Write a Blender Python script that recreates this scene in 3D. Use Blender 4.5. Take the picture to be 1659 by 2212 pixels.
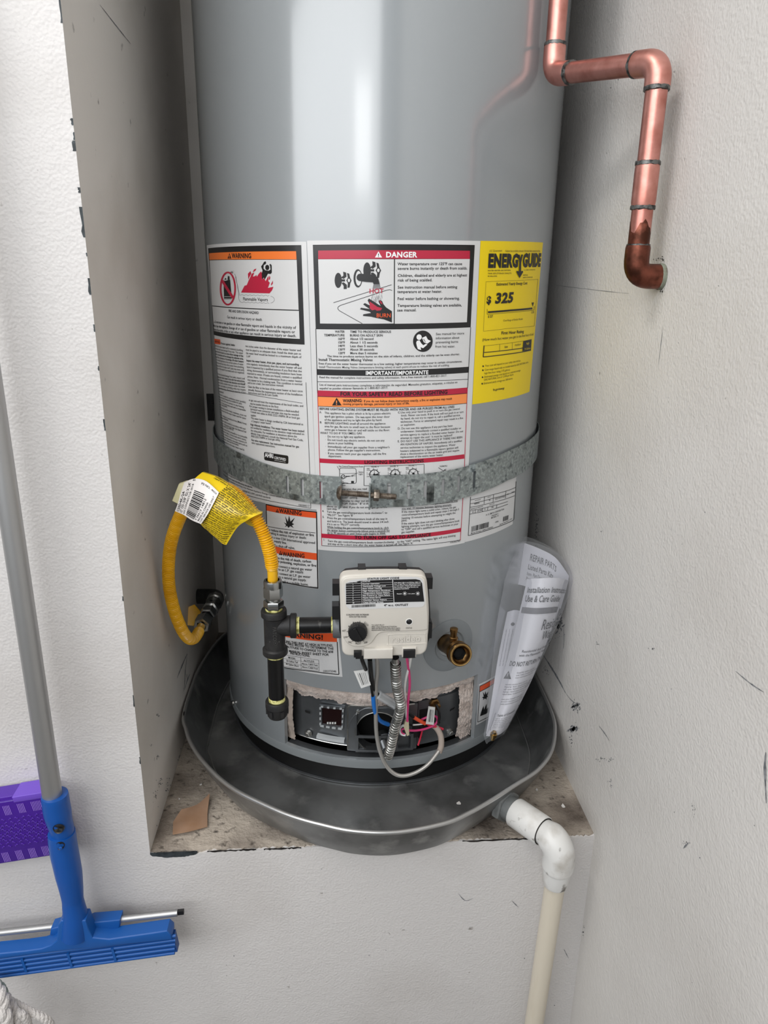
import bpy, bmesh, math, random
import numpy as np
from mathutils import Vector, Matrix
random.seed(7)
for _o in list(bpy.data.objects):
    bpy.data.objects.remove(_o, do_unlink=True)
SC = bpy.context.scene
COL = SC.collection
# ------------------------------------------------------------------ camera (solved from the photo's verticals, rings and walls)
W, H, FPX = 1659, 2212, 1566.4
PITCH, ROLL, YAW = math.radians(18.119), math.radians(0.942), math.radians(-4.286)
CAM = np.array([-0.0719, -1.1579, 0.7348])
_rz = np.array([[math.cos(YAW), -math.sin(YAW), 0], [math.sin(YAW), math.cos(YAW), 0], [0, 0, 1]])
_fw = np.array([0, math.cos(PITCH), -math.sin(PITCH)]); _up = np.array([0, math.sin(PITCH), math.cos(PITCH)]); _rt = np.array([1.0, 0, 0])
C_R = _rz @ (math.cos(ROLL)*_rt + math.sin(ROLL)*_up)
C_U = _rz @ (-math.sin(ROLL)*_rt + math.cos(ROLL)*_up)
C_F = _rz @ _fw
cd = bpy.data.cameras.new('camera'); cam = bpy.data.objects.new('camera', cd); COL.objects.link(cam)
cam.matrix_world = Matrix(((C_R[0], C_U[0], -C_F[0], CAM[0]), (C_R[1], C_U[1], -C_F[1], CAM[1]), (C_R[2], C_U[2], -C_F[2], CAM[2]), (0, 0, 0, 1)))
cd.sensor_fit = 'VERTICAL'; cd.sensor_height = 36.0; cd.lens = FPX*36.0/H; cd.clip_start = 0.02; cd.clip_end = 60
SC.camera = cam
# ------------------------------------------------------------------ light
SC.view_settings.view_transform = 'Standard'; SC.view_settings.look = 'None'; SC.view_settings.gamma = 1.0
SC.view_settings.use_curve_mapping = False
SC.view_settings.exposure = 0.54
wd = bpy.data.worlds.new('sky'); SC.world = wd; wd.use_nodes = True
wd.node_tree.nodes['Background'].inputs[0].default_value = (0.86, 0.93, 1.0, 1)
wd.node_tree.nodes['Background'].inputs[1].default_value = 0.24
def area(name, loc, target, sx, sy, power, col=(1, 1, 1)):
    l = bpy.data.lights.new(name, 'AREA'); l.shape = 'RECTANGLE'; l.size = sx; l.size_y = sy; l.energy = power; l.color = col
    o = bpy.data.objects.new(name, l); COL.objects.link(o); o.location = loc
    d = Vector(target) - Vector(loc); o.rotation_euler = d.to_track_quat('-Z', 'Y').to_euler(); return o
# daylight through the open garage door behind and to the left of the camera, and the ceiling strip lamp up left
area('garage_door_daylight', (-2.1, -2.4, 1.66), (-2.1, 0, 1.66), 3.9, 1.7, 62, (0.97, 0.985, 1.0))
area('ceiling_strip_lamp', (-1.0, -0.95, 2.5), (-1.0, -0.9, 0), 0.25, 1.2, 14, (1.0, 0.98, 0.95))
area('added_highlight_light', (-0.52, -2.30, 1.32), (0, 0, 0.85), 0.36, 0.5, 1.5, (1.0, 1.0, 1.0))  # added light behind the camera, placed to put the bright patch on the tank

# ------------------------------------------------------------------ constants of the place (metres; alcove ledge top is z = 0)
XL, XR, YF, YB, ZFL, ZCE = -0.317, 0.2884, -0.3628, 0.2605, -0.457, 2.6
RT = 0.254      # water heater jacket radius, axis at x = y = 0

def ray(x, y): return C_F + C_R*(x - W/2)/FPX - C_U*(y - H/2)/FPX
def at(x, y, ax, val):                     # where the sight line of a pixel meets the plane axis = val
    d = ray(x, y); t = (val - CAM[ax])/d[ax]; return CAM + t*d
def aty(x, y, val): return at(x, y, 1, val)
def cyl(x, y, R=RT):                       # (arc length, height) on a vertical cylinder round the heater axis
    d = ray(x, y); a = d[0]**2 + d[1]**2; b = CAM[0]*d[0] + CAM[1]*d[1]; c = CAM[0]**2 + CAM[1]**2 - R*R
    t = (-b - math.sqrt(max(b*b - a*c, 0)))/a; X = CAM + t*d
    return RT*math.atan2(X[0], -X[1]), X[2]
def cylx(x, y, R=RT):
    s, z = cyl(x, y, R); return np.array([R*math.sin(s/RT), -R*math.cos(s/RT), z])
def c3(s, z, R): return (R*math.sin(s/RT), -R*math.cos(s/RT), z)

# ------------------------------------------------------------------ materials
def lin(h):
    h = h.lstrip('#'); v = [int(h[i:i+2], 16)/255 for i in (0, 2, 4)]
    return tuple(c/12.92 if c <= 0.04045 else ((c+0.055)/1.055)**2.4 for c in v) + (1,)
MATS = {}
def mat(name, col, rough=0.5, metal=0.0, coat=0.0, vary=None, bump=None, spec=0.5, alpha=None, trans=0.0, vary2=None, aniso=0.0, sheen=0.0, emit=None):
    """vary = (colour2, scale, lo, hi[, detail]) noise mix; bump = [(kind, scale, strength, distance)...]"""
    if name in MATS: return MATS[name]
    m = bpy.data.materials.new(name); m.use_nodes = True; nt = m.node_tree; N = nt.nodes; L = nt.links
    b = N['Principled BSDF']; b.inputs['Roughness'].default_value = rough; b.inputs['Metallic'].default_value = metal
    b.inputs['Base Color'].default_value = lin(col); b.inputs['Specular IOR Level'].default_value = spec
    b.inputs['Coat Weight'].default_value = coat; b.inputs['Coat Roughness'].default_value = 0.08
    if trans: b.inputs['Transmission Weight'].default_value = trans
    if aniso: b.inputs['Anisotropic'].default_value = aniso
    if sheen: b.inputs['Sheen Weight'].default_value = sheen
    tc = N.new('ShaderNodeTexCoord')
    prev = None
    for vv in (vary, vary2):
        if not vv: continue
        nz = N.new('ShaderNodeTexNoise'); nz.inputs['Scale'].default_value = vv[1]; nz.inputs['Detail'].default_value = vv[4] if len(vv) > 4 else 4
        mp = N.new('ShaderNodeMapping'); L.new(tc.outputs['Object'], mp.inputs[0]); L.new(mp.outputs[0], nz.inputs['Vector'])
        if len(vv) > 5: mp.inputs['Scale'].default_value = vv[5]
        rp = N.new('ShaderNodeValToRGB'); rp.color_ramp.elements[0].position = vv[2]; rp.color_ramp.elements[1].position = vv[3]
        L.new(nz.outputs['Fac'], rp.inputs[0])
        mx = N.new('ShaderNodeMix'); mx.data_type = 'RGBA'; L.new(rp.outputs[0], mx.inputs[0])
        if prev is None: mx.inputs[6].default_value = lin(col)
        else: L.new(prev, mx.inputs[6])
        mx.inputs[7].default_value = lin(vv[0]); prev = mx.outputs[2]
    if prev is not None: L.new(prev, b.inputs['Base Color'])
    nrm = None
    for bb in (bump or []):
        kind, sc, st, di = bb[:4]
        if kind == 'noise':
            t = N.new('ShaderNodeTexNoise'); t.inputs['Detail'].default_value = bb[4] if len(bb) > 4 else 2; o = t.outputs['Fac']
        else:
            t = N.new('ShaderNodeTexVoronoi'); o = t.outputs['Distance']
        t.inputs['Scale'].default_value = sc; L.new(tc.outputs['Object'], t.inputs['Vector'])
        bp = N.new('ShaderNodeBump'); bp.inputs['Strength'].default_value = st; bp.inputs['Distance'].default_value = di
        L.new(o, bp.inputs['Height'])
        if nrm is not None: L.new(nrm, bp.inputs['Normal'])
        nrm = bp.outputs[0]
    if nrm is not None: L.new(nrm, b.inputs['Normal'])
    MATS[name] = m; return m

# ------------------------------------------------------------------ mesh helpers
LOC = {}
def thing(name, label, cat, loc=(0, 0, 0), group=None):
    o = bpy.data.objects.new(name, None); COL.objects.link(o); o.location = loc; o.empty_display_size = 0.05
    o['label'] = label; o['category'] = cat
    if group: o['group'] = group
    LOC[o.name] = np.array(loc, float); return o
def tag(o, label, cat, group=None):
    o['label'] = label; o['category'] = cat
    if group: o['group'] = group
    return o
class MB:
    def __init__(s): s.v = []; s.f = []; s.sm = []; s.mi = []; s.n = 0
    def add(s, verts, faces, smooth=True, mi=0):
        verts = np.asarray(verts, float).reshape(-1, 3); s.v.append(verts)
        for f in faces: s.f.append(tuple(int(i) + s.n for i in f)); s.sm.append(smooth); s.mi.append(mi)
        s.n += len(verts); return s
    def box(s, a, b, mi=0):
        x0, y0, z0 = a; x1, y1, z1 = b
        v = [(x0, y0, z0), (x1, y0, z0), (x1, y1, z0), (x0, y1, z0), (x0, y0, z1), (x1, y0, z1), (x1, y1, z1), (x0, y1, z1)]
        return s.add(v, [(0, 3, 2, 1), (4, 5, 6, 7), (0, 1, 5, 4), (1, 2, 6, 5), (2, 3, 7, 6), (3, 0, 4, 7)], False, mi)
    def obox(s, c, ax, ay, az, mi=0):
        c, ax, ay, az = [np.asarray(q, float) for q in (c, ax, ay, az)]
        v = [c + i*ax + j*ay + k*az for k in (-1, 1) for (i, j) in ((-1, -1), (1, -1), (1, 1), (-1, 1))]
        return s.add(v, [(0, 3, 2, 1), (4, 5, 6, 7), (0, 1, 5, 4), (1, 2, 6, 5), (2, 3, 7, 6), (3, 0, 4, 7)], False, mi)
    def tube(s, path, r, seg=16, caps=True, smooth=True, mi=0, closed=False):
        P = np.asarray(path, float); n = len(P); r = np.full(n, r) if np.isscalar(r) else np.asarray(r, float)
        T = np.gradient(P, axis=0); T /= np.linalg.norm(T, axis=1)[:, None] + 1e-12
        u = np.cross(T[0], (0, 0, 1.0));
        if np.linalg.norm(u) < 1e-3: u = np.cross(T[0], (0, 1.0, 0))
        u /= np.linalg.norm(u); V = []
        a = np.linspace(0, 2*math.pi, seg, endpoint=False)
        for i in range(n):
            u = u - T[i]*(u @ T[i]); u /= np.linalg.norm(u); w = np.cross(T[i], u)
            V.append(P[i] + r[i]*(np.cos(a)[:, None]*u + np.sin(a)[:, None]*w))
        F = [(i*seg + j, i*seg + (j+1) % seg, (i+1)*seg + (j+1) % seg, (i+1)*seg + j) for i in range(n-1) for j in range(seg)]
        s.add(np.vstack(V), F, smooth, mi)
        if caps:
            s.add(V[0], [tuple(range(seg-1, -1, -1))], False, mi); s.add(V[-1], [tuple(range(seg))], False, mi)
        return s
    def lathe(s, prof, org, axis, seg=24, smooth=True, mi=0, rot=0.0, flatness=None):
        """prof: [(t, r)...] along axis; consecutive rings are split where the profile repeats a point"""
        org = np.asarray(org, float); ax = np.asarray(axis, float); ax /= np.linalg.norm(ax)
        u = np.cross(ax, (0, 0, 1.0))
        if np.linalg.norm(u) < 1e-3: u = np.cross(ax, (0, 1.0, 0))
        u /= np.linalg.norm(u); w = np.cross(ax, u)
        a = np.linspace(0, 2*math.pi, seg, endpoint=False) + rot
        dirs = np.cos(a)[:, None]*u + np.sin(a)[:, None]*w
        for (t0, r0), (t1, r1) in zip(prof[:-1], prof[1:]):
            A = org + ax*t0 + dirs*max(r0, 1e-5); B = org + ax*t1 + dirs*max(r1, 1e-5)
            s.add(np.vstack([A, B]), [(j, (j+1) % seg, seg + (j+1) % seg, seg + j) for j in range(seg)], smooth, mi)
        return s
    def grid(s, P, smooth=True, mi=0, wrapu=False):
        P = np.asarray(P, float); n, m = P.shape[:2]
        F = [(i*m + j, i*m + (j+1) % m, (i+1)*m + (j+1) % m, (i+1)*m + j) for i in range(n-1) for j in range(m if wrapu else m-1)]
        return s.add(P.reshape(-1, 3), F, smooth, mi)
    def prism(s, poly, fn, d0, d1, chamfer=0.0, mi=0, steps=3):
        """poly: 2-D outline; fn(a, b, d) -> 3-D; back at depth d0, front at d1 with a rounded front edge"""
        poly = np.asarray(poly, float); c = poly.mean(0); n = len(poly); rings = [(poly, d0)]
        nx = np.roll(poly, -1, 0) - np.roll(poly, 1, 0); nr = np.stack([nx[:, 1], -nx[:, 0]], 1); nr /= np.linalg.norm(nr, axis=1)[:, None] + 1e-12
        area2 = np.sum(poly[:, 0]*np.roll(poly[:, 1], -1) - np.roll(poly[:, 0], -1)*poly[:, 1])
        if area2 < 0: nr = -nr
        if chamfer:
            sg = 1 if d1 > d0 else -1
            for k in range(steps + 1):
                a = k/steps*math.pi/2; rings.append((poly - nr*chamfer*(1 - math.cos(a)), d1 - sg*chamfer*(1 - math.sin(a))))
        else: rings.append((poly, d1))
        V = np.array([[fn(p[0], p[1], d) for p in R] for R, d in rings])
        s.grid(V, True if chamfer else False, mi, wrapu=True)
        if not chamfer: pass
        s.add(V[-1], [tuple(range(n))], False, mi); s.add(V[0], [tuple(range(n-1, -1, -1))], False, mi); return s
    def cbox(s, s0, s1, z0, z1, R0, R1, n=None, mi=0, tilt=0.0):
        """curved plate on the heater axis, from radius R0 out to R1"""
        n = n or max(2, int((s1 - s0)/0.006)); ss = np.linspace(s0, s1, n + 1)
        A = np.array([[c3(q, z + tilt*q, R1) for q in ss] for z in (z0, z1)]); B = np.array([[c3(q, z + tilt*q, R0) for q in ss] for z in (z0, z1)])
        s.grid(A, True, mi); s.grid(B[::-1], True, mi)
        s.grid(np.array([B[0], A[0]]), False, mi); s.grid(np.array([A[1], B[1]]), False, mi)
        for k in (0, -1): s.add([A[0][k], A[1][k], B[1][k], B[0][k]], [(0, 1, 2, 3)], False, mi)
        return s
    def build(s, name, mats, parent=None, kind=None, label=None, fixn=True):
        me = bpy.data.meshes.new(name); V = np.vstack(s.v)
        off = LOC.get(parent.name, np.zeros(3)) if parent is not None else np.zeros(3)
        me.from_pydata((V - off).tolist(), [], s.f)
        for m in (mats if isinstance(mats, (list, tuple)) else [mats]): me.materials.append(m)
        me.polygons.foreach_set('use_smooth', s.sm); me.polygons.foreach_set('material_index', s.mi)
        if fixn and len(s.f) < 200000:
            bm = bmesh.new(); bm.from_mesh(me); bmesh.ops.remove_doubles(bm, verts=bm.verts, dist=1e-6)
            bmesh.ops.recalc_face_normals(bm, faces=bm.faces); bm.to_mesh(me); bm.free()
        try: me.set_sharp_from_angle(angle=math.radians(38))
        except Exception: pass
        me.update(); o = bpy.data.objects.new(name, me); COL.objects.link(o)
        if parent is not None: o.parent = parent; LOC[o.name] = off
        else: LOC[o.name] = np.zeros(3)
        if kind: o['kind'] = kind
        if label: o['label'] = label
        return o
def catmull(P, n=12, closed=False):
    P = np.asarray(P, float); out = []; m = len(P)
    for i in range(m if closed else m - 1):
        if closed: p0, p1, p2, p3 = P[(i-1) % m], P[i], P[(i+1) % m], P[(i+2) % m]
        else: p0, p1, p2, p3 = P[max(i-1, 0)], P[i], P[i+1], P[min(i+2, m-1)]
        for t in np.linspace(0, 1, n, endpoint=False):
            out.append(0.5*((2*p1) + (-p0+p2)*t + (2*p0-5*p1+4*p2-p3)*t*t + (-p0+3*p1-3*p2+p3)*t**3))
    if not closed: out.append(P[-1])
    return np.array(out)
def resample(P, step):
    P = np.asarray(P, float); d = np.r_[0, np.cumsum(np.linalg.norm(np.diff(P, axis=0), axis=1))]
    q = np.linspace(0, d[-1], max(2, int(d[-1]/step) + 1)); return np.stack([np.interp(q, d, P[:, k]) for k in range(3)], 1)
def corner(a, c, b, la, lb, rad, n=10):
    """elbow path: arm of length la towards a, bend of radius rad at c, arm of length lb towards b"""
    a, c, b = [np.asarray(q, float) for q in (a, c, b)]; ua = (a-c)/np.linalg.norm(a-c); ub = (b-c)/np.linalg.norm(b-c)
    t = rad; P = [c + ua*la]
    for k in range(n + 1):
        q = k/n; P.append((1-q)**2*(c + ua*t) + 2*q*(1-q)*c + q*q*(c + ub*t))
    P.append(c + ub*lb); return resample(np.array(P), 0.0025)
# ------------------------------------------------------------------ lettering: glyph outlines of Blender's own font, laid out here
_G = {}
def _mesh2d(txt, off):
    cu = bpy.data.curves.new('t', 'FONT'); cu.body = txt; cu.size = 1.0; cu.offset = off; cu.resolution_u = 2; cu.fill_mode = 'BOTH'
    ob = bpy.data.objects.new('t', cu); COL.objects.link(ob)
    dg = bpy.context.evaluated_depsgraph_get(); me = bpy.data.meshes.new_from_object(ob.evaluated_get(dg))
    n = len(me.vertices); co = np.zeros(n*3); me.vertices.foreach_get('co', co); fs = [tuple(p.vertices) for p in me.polygons]
    bpy.data.objects.remove(ob); bpy.data.curves.remove(cu); bpy.data.meshes.remove(me)
    return co.reshape(-1, 3)[:, :2], fs
def _width(t):
    v, f = _mesh2d(t, 0.0); return v[:, 0].max() - v[:, 0].min()
_W2 = _width('HH'); _WH = _width('H')
def glyph(ch, off):
    k = (ch, off)
    if k not in _G:
        adv = _width('H' + ch + 'H') - _W2
        if ch == ' ': _G[k] = (np.zeros((0, 2)), [], adv)
        else:
            v, f = _mesh2d(ch, off); _G[k] = (v, f, adv)
    return _G[k]
CAP = _mesh2d('H', 0.0)[0][:, 1].max()
def layout(txt, off=0.0):
    """unit text: cap height 1, width returned"""
    V = []; F = []; x = 0.0; n = 0
    for ch in txt:
        v, f, adv = glyph(ch, off)
        if len(v): V.append(v + np.array([x, 0])); F += [tuple(i + n for i in q) for q in f]; n += len(v)
        x += adv + off*0.7
    V = np.vstack(V) if V else np.zeros((0, 2)); return V/CAP, F, x/CAP
class CylSurf:
    def __init__(s, R=RT): s.R = R
    def uv(s, x, y): return np.array(cyl(x, y, s.R))
    def to3(s, uv, off):
        r = s.R + off; th = uv[:, 0]/RT; return np.stack([r*np.sin(th), -r*np.cos(th), uv[:, 1]], 1)
    curved = True
class PlaneY:
    def __init__(s, y): s.y = y
    def uv(s, x, y): p = at(x, y, 1, s.y); return np.array([p[0], p[2]])
    def to3(s, uv, off): return np.stack([uv[:, 0], np.full(len(uv), s.y - off), uv[:, 1]], 1)
    curved = False
class Patch:
    """any patch f(u, v) -> 3-D with a normal; lettering is given straight in (u, v)"""
    def __init__(s, f, nrm): s.f = f; s.nrm = nrm
    def uv(s, x, y): return np.array([x, y], float)
    def to3(s, uv, off): return np.array([np.asarray(s.f(u, v)) + off*np.asarray(s.nrm(u, v)) for u, v in uv])
    curved = True
class Print:
    def __init__(s, surf, ox=0, oy=0, sc=1.0): s.S = surf; s.fr = (ox, oy, sc); s.d = {}
    def frame(s, ox, oy, sc): s.fr = (ox, oy, sc); return s
    def px(s, p): ox, oy, sc = s.fr; return s.S.uv(ox + p[0]/sc, oy + p[1]/sc)
    def _add(s, key, uv, F, off): s.d.setdefault(key, []).append((s.S.to3(np.asarray(uv, float), off), F))
    def t(s, txt, x0, y0, x1, y1, h, key='ink', bold=0.0, off=0.0009, slant=0.0):
        p0, p1 = s.px((x0, y0)), s.px((x1, y1)); ph = s.px((x0, y0 - h)); hz = ph - p0
        V, F, w = layout(txt, bold)
        if not len(V): return
        a = (V[:, 0] + slant*V[:, 1])/w; uv = p0 + a[:, None]*(p1 - p0) + V[:, 1][:, None]*np.array([0.0, hz[1]])
        s._add(key, uv, F, off)
    def q(s, c, key, off=0.0005, nu=None, nv=1):
        c = [s.px(p) for p in c]; s.quv(c, key, off, nu, nv)
    def quv(s, c, key, off=0.0005, nu=None, nv=1):
        c = [np.asarray(p, float) for p in c]
        nu = nu or (max(1, int(abs(c[1][0] - c[0][0])/0.004)) if s.S.curved else 1)
        if s.S.curved and nv == 1 and abs(c[3][1] - c[0][1]) > 0.012: nv = max(2, int(abs(c[3][1] - c[0][1])/0.012))
        uv = []
        for j in range(nv + 1):
            for i in range(nu + 1):
                a, b = i/nu, j/nv; uv.append((1-b)*((1-a)*c[0] + a*c[1]) + b*((1-a)*c[3] + a*c[2]))
        s._add(key, uv, [(j*(nu+1)+i, (j+1)*(nu+1)+i, (j+1)*(nu+1)+i+1, j*(nu+1)+i+1) for j in range(nv) for i in range(nu)], off)
    def poly(s, pts, key, off=0.0007, raw=False):
        uv = [s.px(p) for p in pts] if not raw else [np.asarray(p) for p in pts]
        from mathutils.geometry import tessellate_polygon
        tris = tessellate_polygon([[Vector((p[0]*1000, p[1]*1000, 0)) for p in uv]])
        bm = bmesh.new(); vs = [bm.verts.new((p[0]*1000, p[1]*1000, 0)) for p in uv]
        for tr in tris:
            try: bm.faces.new([vs[i] for i in tr])
            except Exception: pass
        if s.S.curved:
            lo = min(p[0] for p in uv); hi = max(p[0] for p in uv); k = math.ceil(lo/0.005)
            while k*0.005 < hi and hi - lo < 1.0:
                bmesh.ops.bisect_plane(bm, geom=bm.verts[:] + bm.edges[:] + bm.faces[:], plane_co=(k*5.0, 0, 0), plane_no=(1, 0, 0)); k += 1
        bm.verts.ensure_lookup_table(); bm.verts.index_update()
        V = [(v.co.x/1000, v.co.y/1000) for v in bm.verts]; F = [tuple(v.index for v in f.verts) for f in bm.faces]; bm.free()
        s._add(key, V, F, off)
    def line(s, pts, w, key='ink', off=0.0008):
        pts = [np.asarray(p, float) for p in pts]
        for a, b in zip(pts[:-1], pts[1:]):
            d = b - a; L = np.linalg.norm(d)
            if L < 1e-9: continue
            n = np.array([-d[1], d[0]])/L*w/2; s.q([a + n, b + n, b - n, a - n], key, off, nu=max(1, int(L/s.fr[2]/6)) if s.S.curved and s.fr[2] > .5 else None)
    def disc(s, cx, cy, rx, ry, key='ink', off=0.0007, n=20):
        s.poly([(cx + rx*math.cos(2*math.pi*k/n), cy + ry*math.sin(2*math.pi*k/n)) for k in range(n)], key, off)
    def ring(s, cx, cy, rx, ry, w, key='ink', off=0.0007, n=24):
        p = [(cx + rx*math.cos(2*math.pi*k/n), cy + ry*math.sin(2*math.pi*k/n)) for k in range(n+1)]; s.line(p, w, key, off)
    def flush(s, parent, names):
        for key, lst in s.d.items():
            mb = MB()
            for v, f in lst: mb.add(v, f, True)
            nm, mt = names[key]; mb.build(nm, mt, parent, fixn=False)
# ------------------------------------------------------------------ material set
WALLB = [('noise', 320, 0.36, 0.0016, 0.6), ('noise', 120, 0.10, 0.003, 0)]
M_WALL = mat('white_textured_paint', '#cfccca', 0.48, bump=WALLB, vary=('#b9b4b0', 3.0, 0.48, 0.8), vary2=('#85807b', 60, 0.74, 0.80, 3))
M_WALLR = mat('white_wall_paint_right', '#d6d3cf', 0.5, bump=WALLB, vary=('#c8c4bf', 4.0, 0.45, 0.8), vary2=('#77736e', 45, 0.745, 0.80, 3))
M_ALC = mat('alcove_paint', '#dcd7d1', 0.55, bump=[('noise', 120, 0.18, 0.0015, 2)], vary=('#c9c3bb', 5.0, 0.45, 0.75), vary2=('#5c5751', 38, 0.70, 0.78, 4))
M_FLOOR = mat('garage_concrete', '#76736f', 0.8, vary=('#66635f', 6, 0.4, 0.7))
M_CEIL = mat('ceiling_paint', '#d5d3d0', 0.8)
M_CONC = mat('dirty_ledge_concrete', '#b5aa9d', 0.92, vary=('#5a5048', 8, 0.46, 0.68, 8), vary2=('#3a332d', 75, 0.58, 0.72, 6), bump=[('noise', 70, 0.9, 0.004, 6), ('noise', 260, 0.6, 0.002, 4)])
M_CHIP = mat('exposed_corner_bead', '#3e4447', 0.5, 0.3, vary=('#23282b', 90, 0.4, 0.6))
M_SCUFF = mat('black_scuff', '#63666a', 0.8, vary=('#8d8e91', 200, 0.42, 0.6))
M_CRACK = mat('dark_crack', '#1a1512', 0.9)
M_JACK = mat('grey_enamel', '#888d90', 0.34, 0.0, coat=1.0, bump=[('noise', 320, 0.10, 0.0006, 2)])
M_JACK.node_tree.nodes['Principled BSDF'].inputs['Coat IOR'].default_value = 1.7
M_JACK.node_tree.nodes['Principled BSDF'].inputs['Coat Roughness'].default_value = 0.14
M_JACK2 = mat('grey_enamel_skirt', '#7f8486', 0.4)
M_BLACK = mat('black_base_paint', '#060607', 0.45)
M_GALV = mat('galvanised_pan', '#989999', 0.40, 0.75, vary=('#6b6c6c', 10, 0.42, 0.64, 9), vary2=('#b6b6b5', 18, 0.56, 0.72, 10))
M_RIM = mat('pan_edge_highlight', '#b4b4b3', 0.3, 0.8)  # paler copy of the pan metal, edge highlight put into the colour
M_STRAP = mat('spangled_zinc_strap', '#8f9695', 0.46, 0.7, vary=('#a9b1b0', 230, 0.48, 0.62, 4), vary2=('#697071', 150, 0.54, 0.66, 5))
M_STEEL = mat('bright_steel', '#b9b9b6', 0.28, 1.0)
M_STEELD = mat('dull_steel_panel', '#808386', 0.32, 0.8, vary=('#6c6f72', 14, 0.4, 0.65))
M_BOLT = mat('brown_zinc_bolt', '#8c8277', 0.4, 0.9, vary=('#6a5f55', 150, 0.45, 0.6))
M_PAPER = mat('sticker_white', '#cdcdcd', 0.32, coat=0.2)
M_INK = mat('ink_black', '#101012', 0.4, coat=0.15)
M_RED = mat('ink_red', '#b01638', 0.4, coat=0.15)
M_ORNG = mat('ink_orange', '#e8752c', 0.4, coat=0.15)
M_ORNL = mat('ink_light_orange', '#ef8c48', 0.4, coat=0.15)
M_DORN = mat('ink_red_orange', '#d9501f', 0.4)
M_YEL = mat('sticker_yellow', '#e8cb00', 0.38, coat=0.1)
M_WINK = mat('ink_white', '#e6e6e6', 0.4)
M_COP = mat('copper', '#d2958a', 0.40, 1.0, vary=('#b8786c', 45, 0.45, 0.7, 5), vary2=('#94584c', 30, 0.66, 0.76, 6))
M_COPE = mat('copper_fitting', '#d99d92', 0.42, 1.0, vary=('#c08174', 40, 0.48, 0.7, 5))
M_COPO = mat('old_brown_copper', '#7a4638', 0.42, 0.9, vary=('#4d2d22', 60, 0.4, 0.62, 6), vary2=('#b06a58', 25, 0.6, 0.72, 5))
M_SOLD = mat('grey_solder', '#6f706e', 0.45, 0.8, vary=('#3b3b3a', 160, 0.45, 0.6))
M_VERD = mat('verdigris', '#7d8273', 0.8, vary=('#4f3d31', 90, 0.42, 0.58))
M_PVC = mat('white_pvc', '#d9d8d5', 0.4, vary=('#b3aea6', 26, 0.5, 0.7, 6), vary2=('#6d6760', 60, 0.62, 0.72, 6))
M_PVCP = mat('cream_pvc_pipe', '#d3cab9', 0.45, vary=('#c3b7a2', 30, 0.5, 0.8, 4, (1, 1, 0.15)))
M_PVCG = mat('grey_pvc', '#777a7a', 0.5, vary=('#626463', 40, 0.45, 0.7))
M_IRON = mat('black_iron', '#2c2c2d', 0.5, 0.5, bump=[('noise', 500, 0.25, 0.0006, 2)], vary=('#3c3b3a', 60, 0.4, 0.7))
M_PIPE = mat('black_lacquered_pipe', '#121213', 0.3, 0.3, vary=('#4b4a48', 90, 0.66, 0.74, 3, (1, 1, 0.4)))
M_TAPE = mat('yellow_thread_tape', '#d8d48e', 0.45, vary=('#8b8640', 220, 0.45, 0.6))
M_NUT = mat('nickel_nut', '#a9aaa8', 0.25, 1.0)
M_HOSE = mat('yellow_hose_coating', '#e9b21a', 0.34, coat=0.25, vary=('#d99f10', 30, 0.4, 0.7))
M_TAG = mat('yellow_tag_plastic', '#efcd18', 0.35, coat=0.3)
M_TAGW = mat('tag_sticker', '#e4dfdc', 0.4)
M_TAGB = mat('tag_back', '#d8d2a8', 0.5)
M_BEIGE = mat('beige_plastic', '#cdc8bf', 0.42)
M_BLKP = mat('black_plastic', '#141416', 0.38)
M_DARK = mat('chamber_black', '#050505', 0.8)
M_GLASS = mat('dark_red_view_glass', '#1c0808', 0.06, coat=0.8)
M_FIBER = mat('pink_grey_fibreglass', '#d6c8bf', 0.95, vary=('#b5a59b', 50, 0.4, 0.65, 8, (1, 1, 2)), bump=[('noise', 180, 1.0, 0.005, 8)], sheen=0.3)
M_BRASS = mat('aged_brass', '#8a6a42', 0.32, 1.0, vary=('#5b452c', 60, 0.42, 0.66))
M_BRASSL = mat('bright_brass', '#c2a26a', 0.25, 1.0)
M_GASKET = mat('grey_plastic_disc', '#7d8285', 0.42)
M_ALU = mat('brushed_aluminium', '#b2b2b2', 0.45, 0.9)
M_BLUE = mat('blue_plastic', '#094c9a', 0.38)
M_BLUE2 = mat('blue_plastic_block', '#0f529c', 0.44)
M_PURP = mat('purple_plastic', '#3d1585', 0.3)
M_PURP2 = mat('purple_relief', '#4b2396', 0.35)
M_PURPL = mat('pale_purple_print', '#a17fd8', 0.4)
M_COTTON = mat('white_cotton_cord', '#cfcac6', 0.95, bump=[('noise', 350, 0.8, 0.003, 4)], sheen=0.4)
M_MOPG = mat('grey_green_cloth', '#8f9a92', 0.95, bump=[('noise', 250, 0.8, 0.003, 4)])
M_CARD = mat('brown_cardboard', '#a5846b', 0.85, vary=('#9d795d', 40, 0.45, 0.7, 6))
M_FLAKE = mat('paint_flake', '#d6d3cf', 0.8)
M_PAGE = mat('booklet_paper', '#d6d6da', 0.55)
M_PRNG = mat('booklet_print_grey', '#4a4a4e', 0.6)
M_WBLK = mat('wire_black', '#0d0d0e', 0.4); M_WBLU = mat('wire_blue', '#1f6fc4', 0.35); M_WWHT = mat('wire_white', '#e4e4e2', 0.4)
M_WPNK = mat('wire_pink', '#d8437f', 0.4); M_WRED = mat('wire_red', '#c92a44', 0.4); M_WORG = mat('wire_orange', '#ee5b36', 0.4)
M_TUBE = mat('aluminium_pilot_tube', '#b8b5b0', 0.34, 0.55)
M_SLEEVE = mat('tan_fibre_sleeve', '#a3968c', 0.8)
M_WIRETAG = mat('wire_tag_paper', '#d4d4d2', 0.5)
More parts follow.
